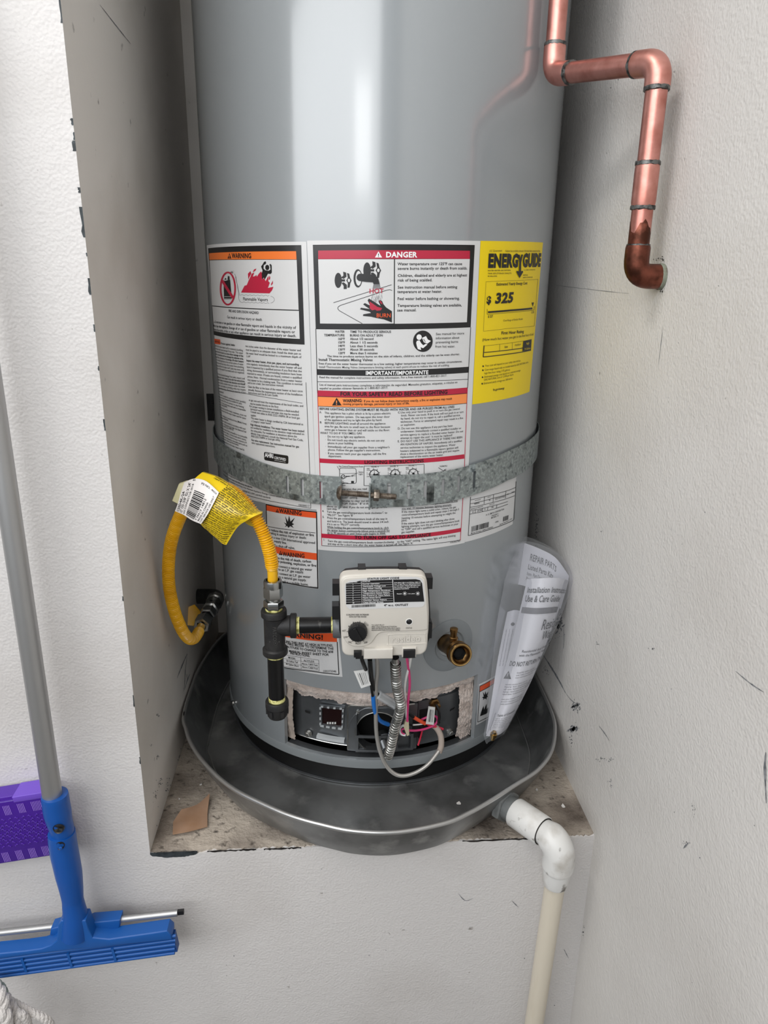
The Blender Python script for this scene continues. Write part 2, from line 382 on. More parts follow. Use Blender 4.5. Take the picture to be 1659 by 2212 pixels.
def film_mat(name, tint, amount, rough):
    m = bpy.data.materials.new(name); m.use_nodes = True; N = m.node_tree.nodes; L = m.node_tree.links
    for n in list(N):
        if n.type != 'OUTPUT_MATERIAL': N.remove(n)
    out = [n for n in N if n.type == 'OUTPUT_MATERIAL'][0]
    tr = N.new('ShaderNodeBsdfTransparent'); tr.inputs[0].default_value = tint
    gl = N.new('ShaderNodeBsdfPrincipled'); gl.inputs['Base Color'].default_value = (0.75, 0.77, 0.78, 1); gl.inputs['Roughness'].default_value = rough
    nz = N.new('ShaderNodeTexNoise'); nz.inputs['Scale'].default_value = 60; nz.inputs['Detail'].default_value = 3
    bp = N.new('ShaderNodeBump'); bp.inputs['Strength'].default_value = 0.5; bp.inputs['Distance'].default_value = 0.004
    tc = N.new('ShaderNodeTexCoord'); L.new(tc.outputs['Object'], nz.inputs['Vector']); L.new(nz.outputs['Fac'], bp.inputs['Height']); L.new(bp.outputs[0], gl.inputs['Normal'])
    mx = N.new('ShaderNodeMixShader'); mx.inputs[0].default_value = amount
    L.new(tr.outputs[0], mx.inputs[1]); L.new(gl.outputs[0], mx.inputs[2]); L.new(mx.outputs[0], out.inputs[0]); return m
M_FILM = film_mat('clear_plastic_film', (0.97, 0.97, 0.98, 1), 0.06, 0.06)
M_SHRINK = film_mat('milky_plastic_sleeve', (0.9, 0.92, 0.95, 1), 0.45, 0.3)

# ------------------------------------------------------------------ the setting
def jag(n, amp): return np.array([random.uniform(-amp, amp) for _ in range(n)])
m = MB(); m.box((-4.6, -4.0, ZFL - 0.1), (XR, YF, ZFL)); m.build('floor', M_FLOOR, kind='structure')
m = MB(); m.box((-4.6, -4.0, ZCE), (XR + 0.1, YB + 0.1, ZCE + 0.1)); m.build('ceiling', M_CEIL, kind='structure')
m = MB(); m.box((-2.6, YF, ZFL), (XL, YB + 0.1, ZCE)); wl = m.build('wall_left', [M_WALL, M_ALC], kind='structure')
for p in wl.data.polygons:
    if p.normal.x > 0.9: p.material_index = 1
m = MB(); m.box((XR, -3.4, ZFL), (XR + 0.1, YB + 0.1, ZCE)); wr = m.build('wall_right', M_WALLR, kind='structure')
m = MB(); m.box((XL, YB, ZFL), (XR, YB + 0.1, ZCE)); m.build('wall_back', M_ALC, kind='structure')
# low wall under the ledge with a slightly ragged plaster edge, and the concrete ledge on it
m = MB(); n = 160; xs = np.linspace(XL, XR, n); e = jag(n, 0.0012) - 0.0022
e[:24] -= np.hanning(24)*0.006
tp = np.stack([xs, np.full(n, YF), e], 1); bt = np.stack([xs, np.full(n, YF), np.full(n, ZFL)], 1)
bk = np.stack([xs, np.full(n, YF + 0.012), e], 1)
m.grid(np.array([bt, tp, bk]), False)
wf = m.build('wall_front', M_WALL, kind='structure')
m = MB(); n = 200; xs = np.linspace(XL, XR, n); ed = jag(n, 0.0016) + 0.002
ys = [0.0, 0.01, 0.04]; rows = []
fr = np.stack([xs, YF + ed, np.full(n, -0.016)], 1); top = np.stack([xs, YF + ed, jag(n, 0.0006) - 0.0006], 1)
bk = np.stack([xs, np.full(n, YB), np.zeros(n)], 1); m.grid(np.array([fr, top, bk]), False)
fa = m.build('floor_alcove', M_CONC, kind='structure')
m = MB(); m.box((XL, YF + 0.0125, ZFL), (XR, YB, -0.0165)); m.build('wall_front_core', M_CONC, kind='structure')

# chips along the plaster corner of the alcove, the exposed bead at the ledge corner, scuffs and scratches
def blotch(m, pts, fn, d=0.0004):
    V = [fn(a, b, d) for a, b in pts]; m.add(V, [tuple(range(len(V)))], False)
m = MB()
def fcorner(a, b, d): return (XL + a, YF - d, b)
for (y0, y1, w) in [(0, 50, 3), (255, 270, 4), (303, 326, 5), (404, 416, 4), (446, 512, 5), (600, 636, 4), (545, 553, 2), (285, 302, 2), (700, 716, 3), (790, 800, 2), (905, 930, 3), (1290, 1300, 2), (1505, 1530, 2), (1640, 1655, 2)]:
    za, zb = at(140, y0, 1, YF)[2], at(140, y1, 1, YF)[2]; wm = w*0.0006; k = 6
    L = [(-wm*random.uniform(0.5, 1.1), za + (zb-za)*t) for t in np.linspace(0, 1, k)]
    blotch(m, [(0.0003, za), ] + L + [(0.0003, zb)], fcorner)
m.build('paint_chip', M_CHIP, wl, kind='stuff')
m = MB()
n = 26; xs = np.linspace(XL, XL + 0.062, n); lo = -0.004 - 0.006*np.sin(np.linspace(0, math.pi, n))**0.5 + jag(n, 0.0006)
m.grid(np.array([np.stack([xs, np.full(n, YF - 0.0005), lo], 1), np.stack([xs, np.full(n, YF - 0.0005), np.full(n, -0.0006) + jag(n, 0.0004)], 1)]), False)
m.build('exposed_corner_bead', M_CHIP, wf, kind='stuff'); m = MB()
for (x0, x1) in [(0.075, 0.14), (0.15, 0.2), (0.36, 0.38), (0.42, 0.52)]:
    n = 20; xs = np.linspace(XL + x0, XL + x1, n)
    m.grid(np.array([np.stack([xs, np.full(n, YF - 0.0005), -0.0035 + jag(n, 0.001)], 1), np.stack([xs, np.full(n, YF - 0.0005), -0.001 + jag(n, 0.0006)], 1)]), False)
m.build('ledge_edge_gap', M_CRACK, wf, kind='stuff')
def scratch(m, pts, ax, val, w, sign):
    P = np.array([at(x, y, ax, val) for x, y in pts]); P = catmull(P, 5); N = np.zeros(3); N[ax] = sign
    T = np.gradient(P, axis=0); T /= np.linalg.norm(T, axis=1)[:, None] + 1e-9; B = np.cross(T, N)
    ww = w*(0.25 + np.sin(np.linspace(0.05, math.pi - 0.05, len(P))))*np.array([random.uniform(0.5, 1.1) for _ in P])
    m.grid(np.array([P + B*ww[:, None]/2 + N*0.0004, P - B*ww[:, None]/2 + N*0.0004]), False)
def smudge(m, x, y, rx, ry, ax, val, sign, k=14):
    for _ in range(k*2 if k > 1 else 1):
        cx, cy = random.gauss(x, rx*0.45), random.gauss(y, ry*0.45); r = random.uniform(0.3, 1.25)
        pts = [(cx + r*random.uniform(0.5, 1.3)*math.cos(a), cy + r*random.uniform(0.5, 1.5)*math.sin(a)) for a in np.linspace(0, 6.28, 7)[:-1]]
        P = [at(px, py, ax, val) for px, py in pts]
        for p in P: p[ax] += sign*0.0004
        m.add(P, [tuple(range(6))], False)
m = MB()
scratch(m, [(1172, 1412), (1190, 1440), (1208, 1470), (1222, 1497)], 0, XR, 0.0042, -1)
scratch(m, [(1222, 1497), (1234, 1512), (1246, 1520)], 0, XR, 0.0012, -1)
scratch(m, [(1218, 1352), (1219, 1380), (1217, 1402)], 0, XR, 0.0022, -1)
scratch(m, [(1294, 1568), (1305, 1582), (1317, 1600)], 0, XR, 0.0016, -1)
scratch(m, [(1590, 1450), (1620, 1475), (1650, 1495)], 0, XR, 0.0012, -1)
scratch(m, [(1433, 700), (1428, 745), (1422, 793)], 0, XR, 0.0008, -1); scratch(m, [(1200, 616), (1300, 628), (1360, 634)], 0, XR, 0.0005, -1)
scratch(m, [(1476, 1833), (1488, 1820)], 0, XR, 0.0016, -1)
scratch(m, [(1655, 1625), (1653, 1660), (1656, 1735)], 0, XR, 0.003, -1)
def brush(m, x, y, w, h, k):
    for _ in range(k):
        cx, cy = random.gauss(x, w*0.4), random.gauss(y, h*0.4); L = random.uniform(2, 5); a = random.uniform(0.6, 1.3)
        scratch(m, [(cx - L*math.cos(a), cy + L*math.sin(a)), (cx, cy + random.uniform(-1, 1)), (cx + L*math.cos(a), cy - L*math.sin(a))], 0, XR, random.uniform(0.001, 0.0026), -1)
brush(m, 1244, 1526, 11, 9, 26); brush(m, 1239, 1575, 11, 8, 34); brush(m, 1206, 1350, 9, 20, 30); brush(m, 1184, 1380, 8, 14, 22)
for a in [(1244, 1524, 16, 14, 6), (1240, 1574, 16, 12, 8), (1205, 1350, 16, 26, 26), (1185, 1375, 12, 20, 16), (1300, 1640, 12, 6, 8), (1320, 1640, 6, 6, 5), (1318, 1690, 5, 12, 7), (1412, 1402, 8, 4, 6), (1482, 1820, 8, 5, 6), (1160, 1140, 5, 60, 26), (1235, 1600, 6, 20, 8), (1290, 1390, 5, 5, 4), (1260, 2010, 3, 8, 5), (1232, 2150, 3, 10, 5), (1180, 1450, 8, 14, 10), (1300, 1150, 4, 4, 3), (1500, 1745, 5, 20, 6)]:
    smudge(m, *a[:4], 0, XR, -1, a[4])
for _ in range(26): smudge(m, random.uniform(1300, 1640), random.uniform(60, 2150), 3, 3, 0, XR, -1, 1)
m.build('scuff_mark', M_SCUFF, wr, kind='stuff')
m = MB()
scratch(m, [(404, 1412), (392, 1440), (382, 1465)], 0, XL, 0.0035, 1); scratch(m, [(404, 1412), (400, 1450), (398, 1480), (396, 1494)], 0, XL, 0.004, 1)
scratch(m, [(410, 1455), (404, 1470), (398, 1490)], 0, XL, 0.003, 1); scratch(m, [(320, 1510), (318, 1520)], 0, XL, 0.002, 1)
scratch(m, [(215, 10), (250, 55), (282, 95)], 0, XL, 0.0012, 1)
for a in [(345, 1690, 6, 12, 10), (341, 1545, 3, 4, 4), (336, 1720, 5, 20, 10), (340, 1635, 4, 6, 4), (388, 1640, 5, 20, 10), (325, 1610, 3, 4, 3), (362, 1700, 6, 30, 14), (345, 1790, 6, 20, 10)]:
    smudge(m, *a[:4], 0, XL, 1, a[4])
m.build('scuff_mark', M_SCUFF, wl, kind='stuff')
m = MB()
for _ in range(14): smudge(m, random.uniform(380, 1230), random.uniform(1870, 2200), 3, 3, 1, YF, -1, 1)
scratch(m, [(990, 1930), (1005, 1945), (1022, 1940)], 1, YF, 0.0012, -1); scratch(m, [(1105, 1945), (1120, 1960)], 1, YF, 0.0012, -1); scratch(m, [(1218, 2050), (1228, 2070)], 1, YF, 0.001, -1)
m.build('scuff_mark', M_SCUFF, wf, kind='stuff')
m = MB()
for a in [(1427, 560, 12, 6, 12), (1434, 590, 3, 22, 18), (1430, 630, 7, 8, 14)]: smudge(m, *a[:4], 0, XR, -1, a[4])
m.build('broken_plaster', M_CRACK, wr, kind='stuff')
# ------------------------------------------------------------------ drain pan, squeezed between the alcove walls
ZR = 0.0657
rimpx = [(398, 1540), (402, 1577), (415, 1609), (438, 1645), (472, 1679), (516, 1711), (565, 1736), (626, 1761), (690, 1781), (760, 1795), (860, 1797), (960, 1779), (1014, 1755), (1070, 1724), (1118, 1693), (1162, 1662), (1190, 1627), (1198, 1585), (1192, 1540)]
rim = [at(x, y, 2, ZR)[:2] for x, y in rimpx] + [np.array(q) for q in [(0.283, -0.06), (0.2825, 0.06), (0.26, 0.15), (0.19, 0.215), (0.06, 0.248), (-0.08, 0.248), (-0.2, 0.215), (-0.28, 0.13), (-0.309, 0.0)]]
rim = catmull(np.array([(p[0], p[1], 0) for p in rim]), 7, True)[:, :2]
rim[:, 0] = np.clip(rim[:, 0], XL + 0.006, XR - 0.0055)
tg = np.roll(rim, -1, 0) - np.roll(rim, 1, 0); nin = np.stack([-tg[:, 1], tg[:, 0]], 1); nin /= np.linalg.norm(nin, axis=1)[:, None]
if np.sum(nin*(rim - rim.mean(0))) > 0: nin = -nin
for _ in range(6): nin = (nin + np.roll(nin, 1, 0) + np.roll(nin, -1, 0))/3
nin /= np.linalg.norm(nin, axis=1)[:, None]
rim += nin*(0.0005*np.sin(np.arange(len(rim))*0.35))[:, None]
pan = thing('drain_pan', 'round grey sheet metal drain pan under the water heater', 'drain pan', (0, -0.03, 0))
def ring3(ins, z): return np.concatenate([rim + nin*ins, np.full((len(rim), 1), z)], 1)
m = MB(); prof = [(-0.001, ZR - 0.002), (0.010, 0.036), (0.024, 0.008), (0.030, 0.0012), (0.045, 0.0008)]
outer = [ring3(i, z) for i, z in prof]; inner = [ring3(i + 0.0014, z + 0.0012) for i, z in prof]
cen = np.array([0, -0.03]); flo = np.concatenate([cen + (rim - cen)*0.02, np.full((len(rim), 1), 0.0020)], 1); flob = flo.copy(); flob[:, 2] = 0.0008
m.grid(np.array(outer + [flob]), True, wrapu=True); m.grid(np.array(inner + [flo]), True, wrapu=True)
m.build('pan_body', M_GALV, pan)
m = MB(); P = ring3(0, ZR); m.tube(np.vstack([P, P[:2]]), 0.0030, 10, caps=False); m.build('rolled_rim', M_RIM, pan)
m = MB(); P = ring3(0.034, 0.0036); m.tube(np.vstack([P, P[:2]]), 0.0009, 6, caps=False); m.build('floor_bead', M_RIM, pan)
# a few scraps lying about
m = MB()
cpx = [[(373, 1802), (410, 1795), (448, 1785)], [(374, 1775), (412, 1768), (448, 1757)], [(392, 1748), (425, 1738), (453, 1714)]]
g = []
for i, row in enumerate(cpx):
    g.append([at(x, y, 2, 0.003 + (0.008 if (i == 2 and j != 1) else 0.001) + 0.003*(j == 1))for j, (x, y) in enumerate(row)])
g = np.array(g); G = []
for r in np.linspace(0, 2, 9):
    i = min(int(r), 1); t = r - i; row = (1-t)*g[i] + t*g[i+1]; G.append(catmull(row, 5))
G = np.array(G); m.grid(G); G2 = G.copy(); G2[:, :, 2] -= 0.0009; m.grid(G2)
for a, b in ((G[0], G2[0]), (G[-1], G2[-1]), (G[:, 0], G2[:, 0]), (G[:, -1], G2[:, -1])): m.grid(np.array([a, b]), False)
tag(m.build('cardboard_scrap', M_CARD), 'torn curled piece of brown cardboard lying on the dirty ledge', 'cardboard')
def flake(px, py, z, r, lab, grp):
    m = MB(); c = at(px, py, 2, z); k = 7
    a = np.sort(np.array([random.uniform(0, 6.28) for _ in range(k)])); rr = np.array([random.uniform(0.5, 1.1)*r for _ in range(k)])
    t = np.stack([c[0] + rr*np.cos(a), c[1] + rr*np.sin(a), np.full(k, z + 0.0016) + jag(k, 0.0008)], 1); b = t.copy(); b[:, 2] = z
    m.add(t, [tuple(range(k))], False); m.add(b, [tuple(range(k-1, -1, -1))], False); m.grid(np.array([b, t]), False, wrapu=True)
    tag(m.build('paint_flake', M_FLAKE), lab, 'paint flake', grp)
flake(991, 1736, 0.0028, 0.0035, 'small white paint flake lying inside the metal drain pan', None)
flake(1160, 1706, 0.0, 0.003, 'white paint flake on the ledge between the pan and the right wall', None)
flake(1216, 1742, 0.0, 0.004, 'larger white paint flake on the ledge corner beside the PVC coupling', None)
flake(435, 1695, 0.0, 0.0025, 'pale paint flake on the ledge between the cardboard scrap and the pan', None)
flake(388, 1726, 0.0, 0.002, 'tiny pale paint flake between the cardboard scrap and the left alcove wall', None)
# ------------------------------------------------------------------ water heater
WH = thing('water_heater', 'tall grey cylindrical gas water heater covered in warning stickers, standing in the drain pan', 'water heater', (0, 0, 0.003))
OPS0, OPS1, OPZ0, OPZ1 = -0.156, 0.1545, 0.0515, 0.1650
ss = np.unique(np.r_[np.linspace(-math.pi*RT, math.pi*RT, 193), OPS0, OPS1]); zz = [0.050, OPZ0, OPZ1, 0.4, 0.8, 1.42]
m = MB()
for i in range(len(ss) - 1):
    for j in range(len(zz) - 1):
        if ss[i] >= OPS0 - 1e-6 and ss[i+1] <= OPS1 + 1e-6 and zz[j] >= OPZ0 - 1e-6 and zz[j+1] <= OPZ1 + 1e-6: continue
        m.add([c3(ss[i], zz[j], RT), c3(ss[i+1], zz[j], RT), c3(ss[i+1], zz[j+1], RT), c3(ss[i], zz[j+1], RT)], [(0, 1, 2, 3)])
op = [q for q in ss if OPS0 - 1e-6 <= q <= OPS1 + 1e-6]
for z in (OPZ0, OPZ1): m.grid(np.array([[c3(q, z, RT) for q in op], [c3(q, z, RT - 0.007) for q in op]]), False)
for q in (OPS0, OPS1): m.add([c3(q, OPZ0, RT), c3(q, OPZ1, RT), c3(q, OPZ1, RT - 0.007), c3(q, OPZ0, RT - 0.007)], [(0, 1, 2, 3)], False)
tp = [[c3(q, z, r) for q in ss] for r, z in ((RT, 1.42), (RT - 0.004, 1.432), (0.2, 1.446), (0.01, 1.452))]; m.grid(np.array(tp))
m.build('tank_jacket', M_JACK, WH)
m = MB(); m.lathe([(0.0375, RT - 0.006), (0.0375, RT + 0.0012), (0.048, RT + 0.0014), (0.0505, RT + 0.0006), (0.0512, RT - 0.005)], (0, 0, 0), (0, 0, 1), 128); m.build('base_skirt', M_JACK2, WH)
m = MB(); m.lathe([(0.0032, 0.0), (0.0032, 0.246), (0.036, 0.246), (0.05, 0.247)], (0, 0, 0), (0, 0, 1), 128); m.build('base_ring', M_BLACK, WH)
m = MB(); m.lathe([(0.0032, 0.246), (0.0032, 0.2492), (0.0048, 0.2492), (0.0052, 0.246)], (0, 0, 0), (0, 0, 1), 128); m.build('base_lip', M_STEELD, WH)
# small screw on the skirt seam
m = MB(); p = cylx(505, 1518, RT + 0.001); m.lathe([(0, 0.004), (0.003, 0.004), (0.004, 0.002), (0.004, 0)], p, (p[0], p[1], 0), 10); m.build('seam_screw', M_STEEL, WH)

# burner opening: dark chamber, stepped steel door, round air hole, view port, bracket, insulation
RD = 0.2365
m = MB(); m.cbox(OPS0 - 0.004, OPS1 + 0.004, 0.044, 0.17, 0.19, 0.195); m.build('combustion_chamber', M_DARK, WH)
hs, hz = cyl(815, 1577, RD); HR = 0.0345
def plate_hole(m, s0, s1, z0, z1, R0, R1, n=64):
    """curved plate with a round hole, its hole lip running back to R0"""
    a = np.linspace(0, 2*math.pi, n, endpoint=False); d = np.stack([np.cos(a), np.sin(a)], 1)
    rect = []
    for q in d:
        k = min((s1 - hs)/q[0] if q[0] > 1e-9 else (s0 - hs)/q[0] if q[0] < -1e-9 else 9, (z1 - hz)/q[1] if q[1] > 1e-9 else (z0 - hz)/q[1] if q[1] < -1e-9 else 9)
        rect.append((hs + q[0]*k, hz + q[1]*k))
    rect = np.array(rect)
    for cs, cz in ((s0, z0), (s1, z0), (s0, z1), (s1, z1)): rect[np.argmin(np.hypot(rect[:, 0] - cs, rect[:, 1] - cz))] = (cs, cz)
    cir = np.stack([hs + HR*d[:, 0], hz + HR*d[:, 1]], 1); rows = []
    for t in (0, 0.06, 0.35, 0.7, 1.0): rows.append([c3(*(cir[k]*(1-t) + rect[k]*t), R1 - (0.0015 if t == 0 else 0)) for k in range(n)])
    m.grid(np.array(rows), True, wrapu=True)
    m.grid(np.array([[c3(*cir[k], R0) for k in range(n)], rows[0]]), True, wrapu=True)
    m.grid(np.array([rows[-1], [c3(*rect[k], R0) for k in range(n)]]), False, wrapu=True)
m = MB(); plate_hole(m, *[cyl(x, 1560, RD)[0] for x in (752, 898)], 0.0580, 0.1365, 0.222, RD + 0.0065)
m.cbox(OPS0 - 0.003, cyl(752, 1560, RD)[0], 0.0600, 0.168, 0.228, RD - 0.003); m.cbox(cyl(898, 1560, RD)[0], OPS1 + 0.003, 0.0600, 0.168, 0.228, RD - 0.003)
m.cbox(cyl(752, 1560, RD)[0], cyl(898, 1560, RD)[0], 0.1365, 0.168, 0.228, RD - 0.003)
door = m.build('burner_door', M_STEELD, WH)
m = MB(); s0, s1 = cyl(651, 1560, RD)[0], cyl(751, 1560, RD)[0]; z0, z1 = cyl(700, 1600, RD)[1], cyl(700, 1500, RD)[1]
pl = [(s0, z0 + 0.012), (s0 + 0.008, z0), (s1, z0), (s1, z1), (s0 + 0.001, z1), (s0, z1 - 0.001)]
def fc(a, b, d): return c3(a, b, d)
n6 = []
for i in range(len(pl)):
    for t in np.linspace(0, 1, 7)[:-1]: n6.append(np.array(pl[i])*(1-t) + np.array(pl[(i+1) % 6])*t)
m.prism(n6, fc, RD - 0.004, RD + 0.0006, 0.0008); m.build('door_plate', M_STEELD, door)
m = MB(); s0r, s1r = cyl(902, 1560, RD)[0], cyl(988, 1560, RD)[0]; m.cbox(s0r, s1r, cyl(950, 1597, RD)[1], cyl(950, 1505, RD)[1], RD - 0.004, RD + 0.0006); m.build('door_plate', M_STEELD, door)
m = MB(); m.cbox(cyl(905, 1560, RD)[0], cyl(940, 1560, RD)[0], cyl(920, 1572, RD)[1], cyl(920, 1530, RD)[1], RD - 0.001, RD + 0.0009); m.build('sensor_recess', M_BLKP, door)
m = MB(); a = np.linspace(0.5, math.pi - 0.1, 30); m.tube([c3(hs + HR*1.32*math.cos(q), min(hz + HR*1.32*math.sin(q), 0.1335), RD + 0.0064) for q in a], 0.0011, 8); m.build('embossed_rib', M_STEELD, door)
m = MB(); e0, e1 = cyl(752, 1560, RD)[0], cyl(898, 1560, RD)[0]; m.tube([c3(e0 + 0.0006, z, RD + 0.006) for z in np.linspace(0.060, 0.132, 8)] + [c3(e0 + 0.0006 + 0.003*t, 0.132 + 0.0035*t, RD + 0.006) for t in (0.4, 1.0)] + [c3(q, 0.1358, RD + 0.006) for q in np.linspace(e0 + 0.005, e1 - 0.005, 12)], 0.0013, 8); m.build('edge_highlight_bead', M_STEEL, door)  # added bright bead standing in for the highlight on the plate's chamfer
m = MB(); m.tube([c3(q, 0.0600, RD - 0.0028) for q in np.linspace(OPS0, OPS1, 40)], 0.0009, 6); m.build('door_bottom_edge', M_STEEL, door)
# hole lip and the burner throat in it
m = MB(); a = np.linspace(0, 2*math.pi, 65); m.tube([c3(hs + HR*math.cos(q), hz + HR*math.sin(q), RD + 0.0055) for q in a], 0.0012, 8, caps=False); m.build('air_hole_lip', M_STEEL, door)
m = MB(); p0 = cylx(826, 1592, 0.205); p1 = cylx(838, 1612, 0.236); m.lathe([(0, 0.012), (0.014, 0.012), (0.015, 0.0105), (0.026, 0.0105), (0.026, 0.013), (0.03, 0.013), (0.03, 0.006)], p0, p1 - p0, 20); m.build('burner_nozzle', M_STEELD, door)
# view port
def quadpt(px, R): return cyl(px[0], px[1], R)
F4 = lambda x, y: (600 + x/7.54, 1450 + y/7.54)
m = MB(); o = [quadpt(F4(*q), RD) for q in ((688, 528), (1095, 570), (1075, 938), (690, 880))]; i4 = [quadpt(F4(*q), RD) for q in ((733, 572), (1052, 605), (1045, 895), (735, 850))]
vf = MB(); vf.grid(np.array([[c3(*q, RD + 0.0006) for q in o], [c3(*q, RD + 0.0036) for q in o], [c3(*q, RD + 0.0036) for q in i4], [c3(*q, RD + 0.0012) for q in i4]]), False, wrapu=True)
vp = vf.build('view_port_frame', M_STEELD, door)
m = MB(); m.add([c3(*q, RD + 0.0014) for q in i4], [(0, 1, 2, 3)], False); m.build('view_port_glass', M_GLASS, door)
def lerp4(c, a, b): c = [np.array(q) for q in c]; return (1-b)*((1-a)*c[0] + a*c[1]) + b*((1-a)*c[3] + a*c[2])
for (a0, b0, da, db) in [(0.13 + 0.245*k, 0.055, 0.045, 0.035) for k in range(4)] + [(0.13 + 0.245*k, 0.945, 0.075, 0.035) for k in range(4)] + [(0.055, 0.14 + 0.24*k, 0.03, 0.05) for k in range(4)] + [(0.95, 0.14 + 0.24*k, 0.025, 0.05) for k in range(4)]:
    m = MB(); q = [lerp4(o, a0 + i*da, b0 + j*db) for i, j in ((-1, -1), (1, -1), (1, 1), (-1, 1))]
    m.grid(np.array([[c3(*w, RD + 0.0034) for w in q], [c3(*w, RD + 0.0046) for w in q]]), False, wrapu=True); m.add([c3(*w, RD + 0.0046) for w in q], [(0, 1, 2, 3)], False)
    m.build('crimp_tab', mat('pale_reflection_grey', '#c4c8ca', 0.3, 0.3), door)  # pale grey carries the tabs' bright reflection in the colour
for k in range(4):
    m = MB(); q = [quadpt(F4(822 + 40*k + i*13, 832 + j*14), RD) for i, j in ((-1, -1), (1, -1), (1, 1), (-1, 1))]
    m.grid(np.array([[c3(*w, RD + 0.0015) for w in q], [c3(*w, RD + 0.0022) for w in q]]), False, wrapu=True); m.add([c3(*w, RD + 0.0022) for w in q], [(0, 1, 2, 3)], False); m.build('sight_dot', M_WIRETAG, door)
m = MB(); q0, q1 = quadpt(F4(655, 985), RD), quadpt(F4(1095, 1060), RD); zA = quadpt(F4(655, 1000), RD)[1]
rows = []
for t, (dz, dr) in enumerate([(0.0, 0.0), (-0.002, 0.005), (-0.006, 0.006), (-0.009, 0.003)]): rows.append([c3(q0[0] + (q1[0] - q0[0])*k/10, zA + dz - 0.004*k/10*0 , RD + 0.0005 + dr) for k in range(11)])
m.grid(np.array(rows)); m.build('door_ledge', mat('pale_reflection_grey', '#c4c8ca', 0.3, 0.3), door)  # the ledge's bright reflection is put into the same pale grey
for (px, py) in ((667, 1584), (971, 1581)):
    m = MB(); p = cylx(px, py, RD + 0.0005); m.lathe([(0, 0.0055), (0.001, 0.0055), (0.0012, 0.0042), (0.0052, 0.0042), (0.006, 0.0032), (0.006, 0.0)], p, (p[0], p[1], 0), 6, False); m.lathe([(0, 0.0062), (0.0011, 0.0062), (0.0012, 0.004)], p, (p[0], p[1], 0), 18); m.build('hex_screw', M_STEEL, door)
for (px, py, tl) in ((665, 1537, 0.15), (976, 1531, -0.5)):
    m = MB(); s, z = cyl(px, py, RD); a = np.linspace(0, 2*math.pi, 20, endpoint=False)
    pts = [c3(s + 0.0042*math.copysign(0.6, math.cos(q)) + 0.0022*math.cos(q), z + 0.0019*math.sin(q) - tl*0.004*math.cos(q), RD + 0.0012) for q in a]; m.add(pts, [tuple(range(20))], False); m.build('slot_hole', M_DARK, door)
m = MB(); m.lathe([(0, 0.003), (0.002, 0.0028), (0.0025, 0.001), (0.0025, 0)], cylx(773, 1537, RD + 0.0066), cylx(773, 1537, 1) * np.array([1, 1, 0]), 12); m.build('rivet', M_STEEL, door)
# bracket below the hole: a frame with two windows
m = MB(); bs0, bs1 = cyl(768, 1605, 0.25)[0], cyl(893, 1605, 0.25)[0]; bz0, bz1 = cyl(830, 1626, 0.25)[1], cyl(830, 1590, 0.25)[1]; t = 0.0042; sm = (bs0 + bs1)/2
for b in [(bs0, bs1, bz0, bz0 + t), (bs0, bs1, bz1 - t, bz1), (bs0, bs0 + t, bz0, bz1), (bs1 - t, bs1, bz0, bz1), (sm - 0.012, sm - 0.006, bz0, bz1), (sm + 0.014, sm + 0.02, bz0, bz1)]: m.cbox(*b, 0.2475, 0.2495)
m.cbox(bs0, bs0 + 0.0015, bz0, bz1 + 0.035, 0.243, 0.2495); m.cbox(bs1 - 0.0015, bs1, bz0, bz1, 0.238, 0.2495); m.cbox(bs0, bs1, bz0, bz0 + 0.0015, 0.235, 0.2495)
m.build('burner_bracket', M_STEELD, WH)
# base of the opening: dark gap and bright flange edge
m = MB(); m.cbox(OPS0, OPS1, 0.0500, 0.0515, 0.236, 0.2475); m.build('door_flange', M_STEELD, WH)
# fibreglass round the opening (top, right and a sliver at the left)
def fibre(s0, s1, fz0, fz1, ns, nz, seed):
    rnd = random.Random(seed); m = MB(); G = []
    for j in range(nz + 1):
        row = []
        for i in range(ns + 1):
            s = s0 + (s1 - s0)*i/ns; za, zb = fz0(s), fz1(s); t = j/nz; z = za + (zb - za)*t
            bul = 0.0065*math.sin(math.pi*min(max(t, 0.08), 0.92)) + rnd.uniform(-0.0011, 0.0011)
            row.append(c3(s + rnd.uniform(-0.0004, 0.0004), z + (rnd.uniform(-0.0014, 0.0014) if j == 0 else 0), 0.2405 + bul))
        G.append(row)
    m.grid(np.array(G)); return m
zt = lambda s: OPZ1 + 0.003
m = fibre(OPS0 - 0.004, OPS1 + 0.004, lambda s: OPZ1 - 0.0255 + 0.0025*math.sin(s*60) - 0.004*math.cos((s + 0.03)*22) + 0.0015*math.sin(s*210), zt, 130, 10, 3); m.build('insulation', M_FIBER, WH, kind='stuff')
fr0 = cyl(985, 1540, 0.24)[0]
m = fibre(fr0, OPS1 + 0.004, lambda s: OPZ0 - 0.002 + 0.003*math.sin(s*300) + 0.5*max(0.0, OPS1 - 0.012 - s), lambda s: OPZ1 - 0.006, 30, 34, 5); m.build('insulation', M_FIBER, WH, kind='stuff')
m = fibre(OPS0 - 0.004, OPS0 + 0.011, lambda s: OPZ0 + 0.004, lambda s: OPZ1 - 0.002, 8, 34, 6); m.build('insulation', M_SLEEVE, WH, kind='stuff')

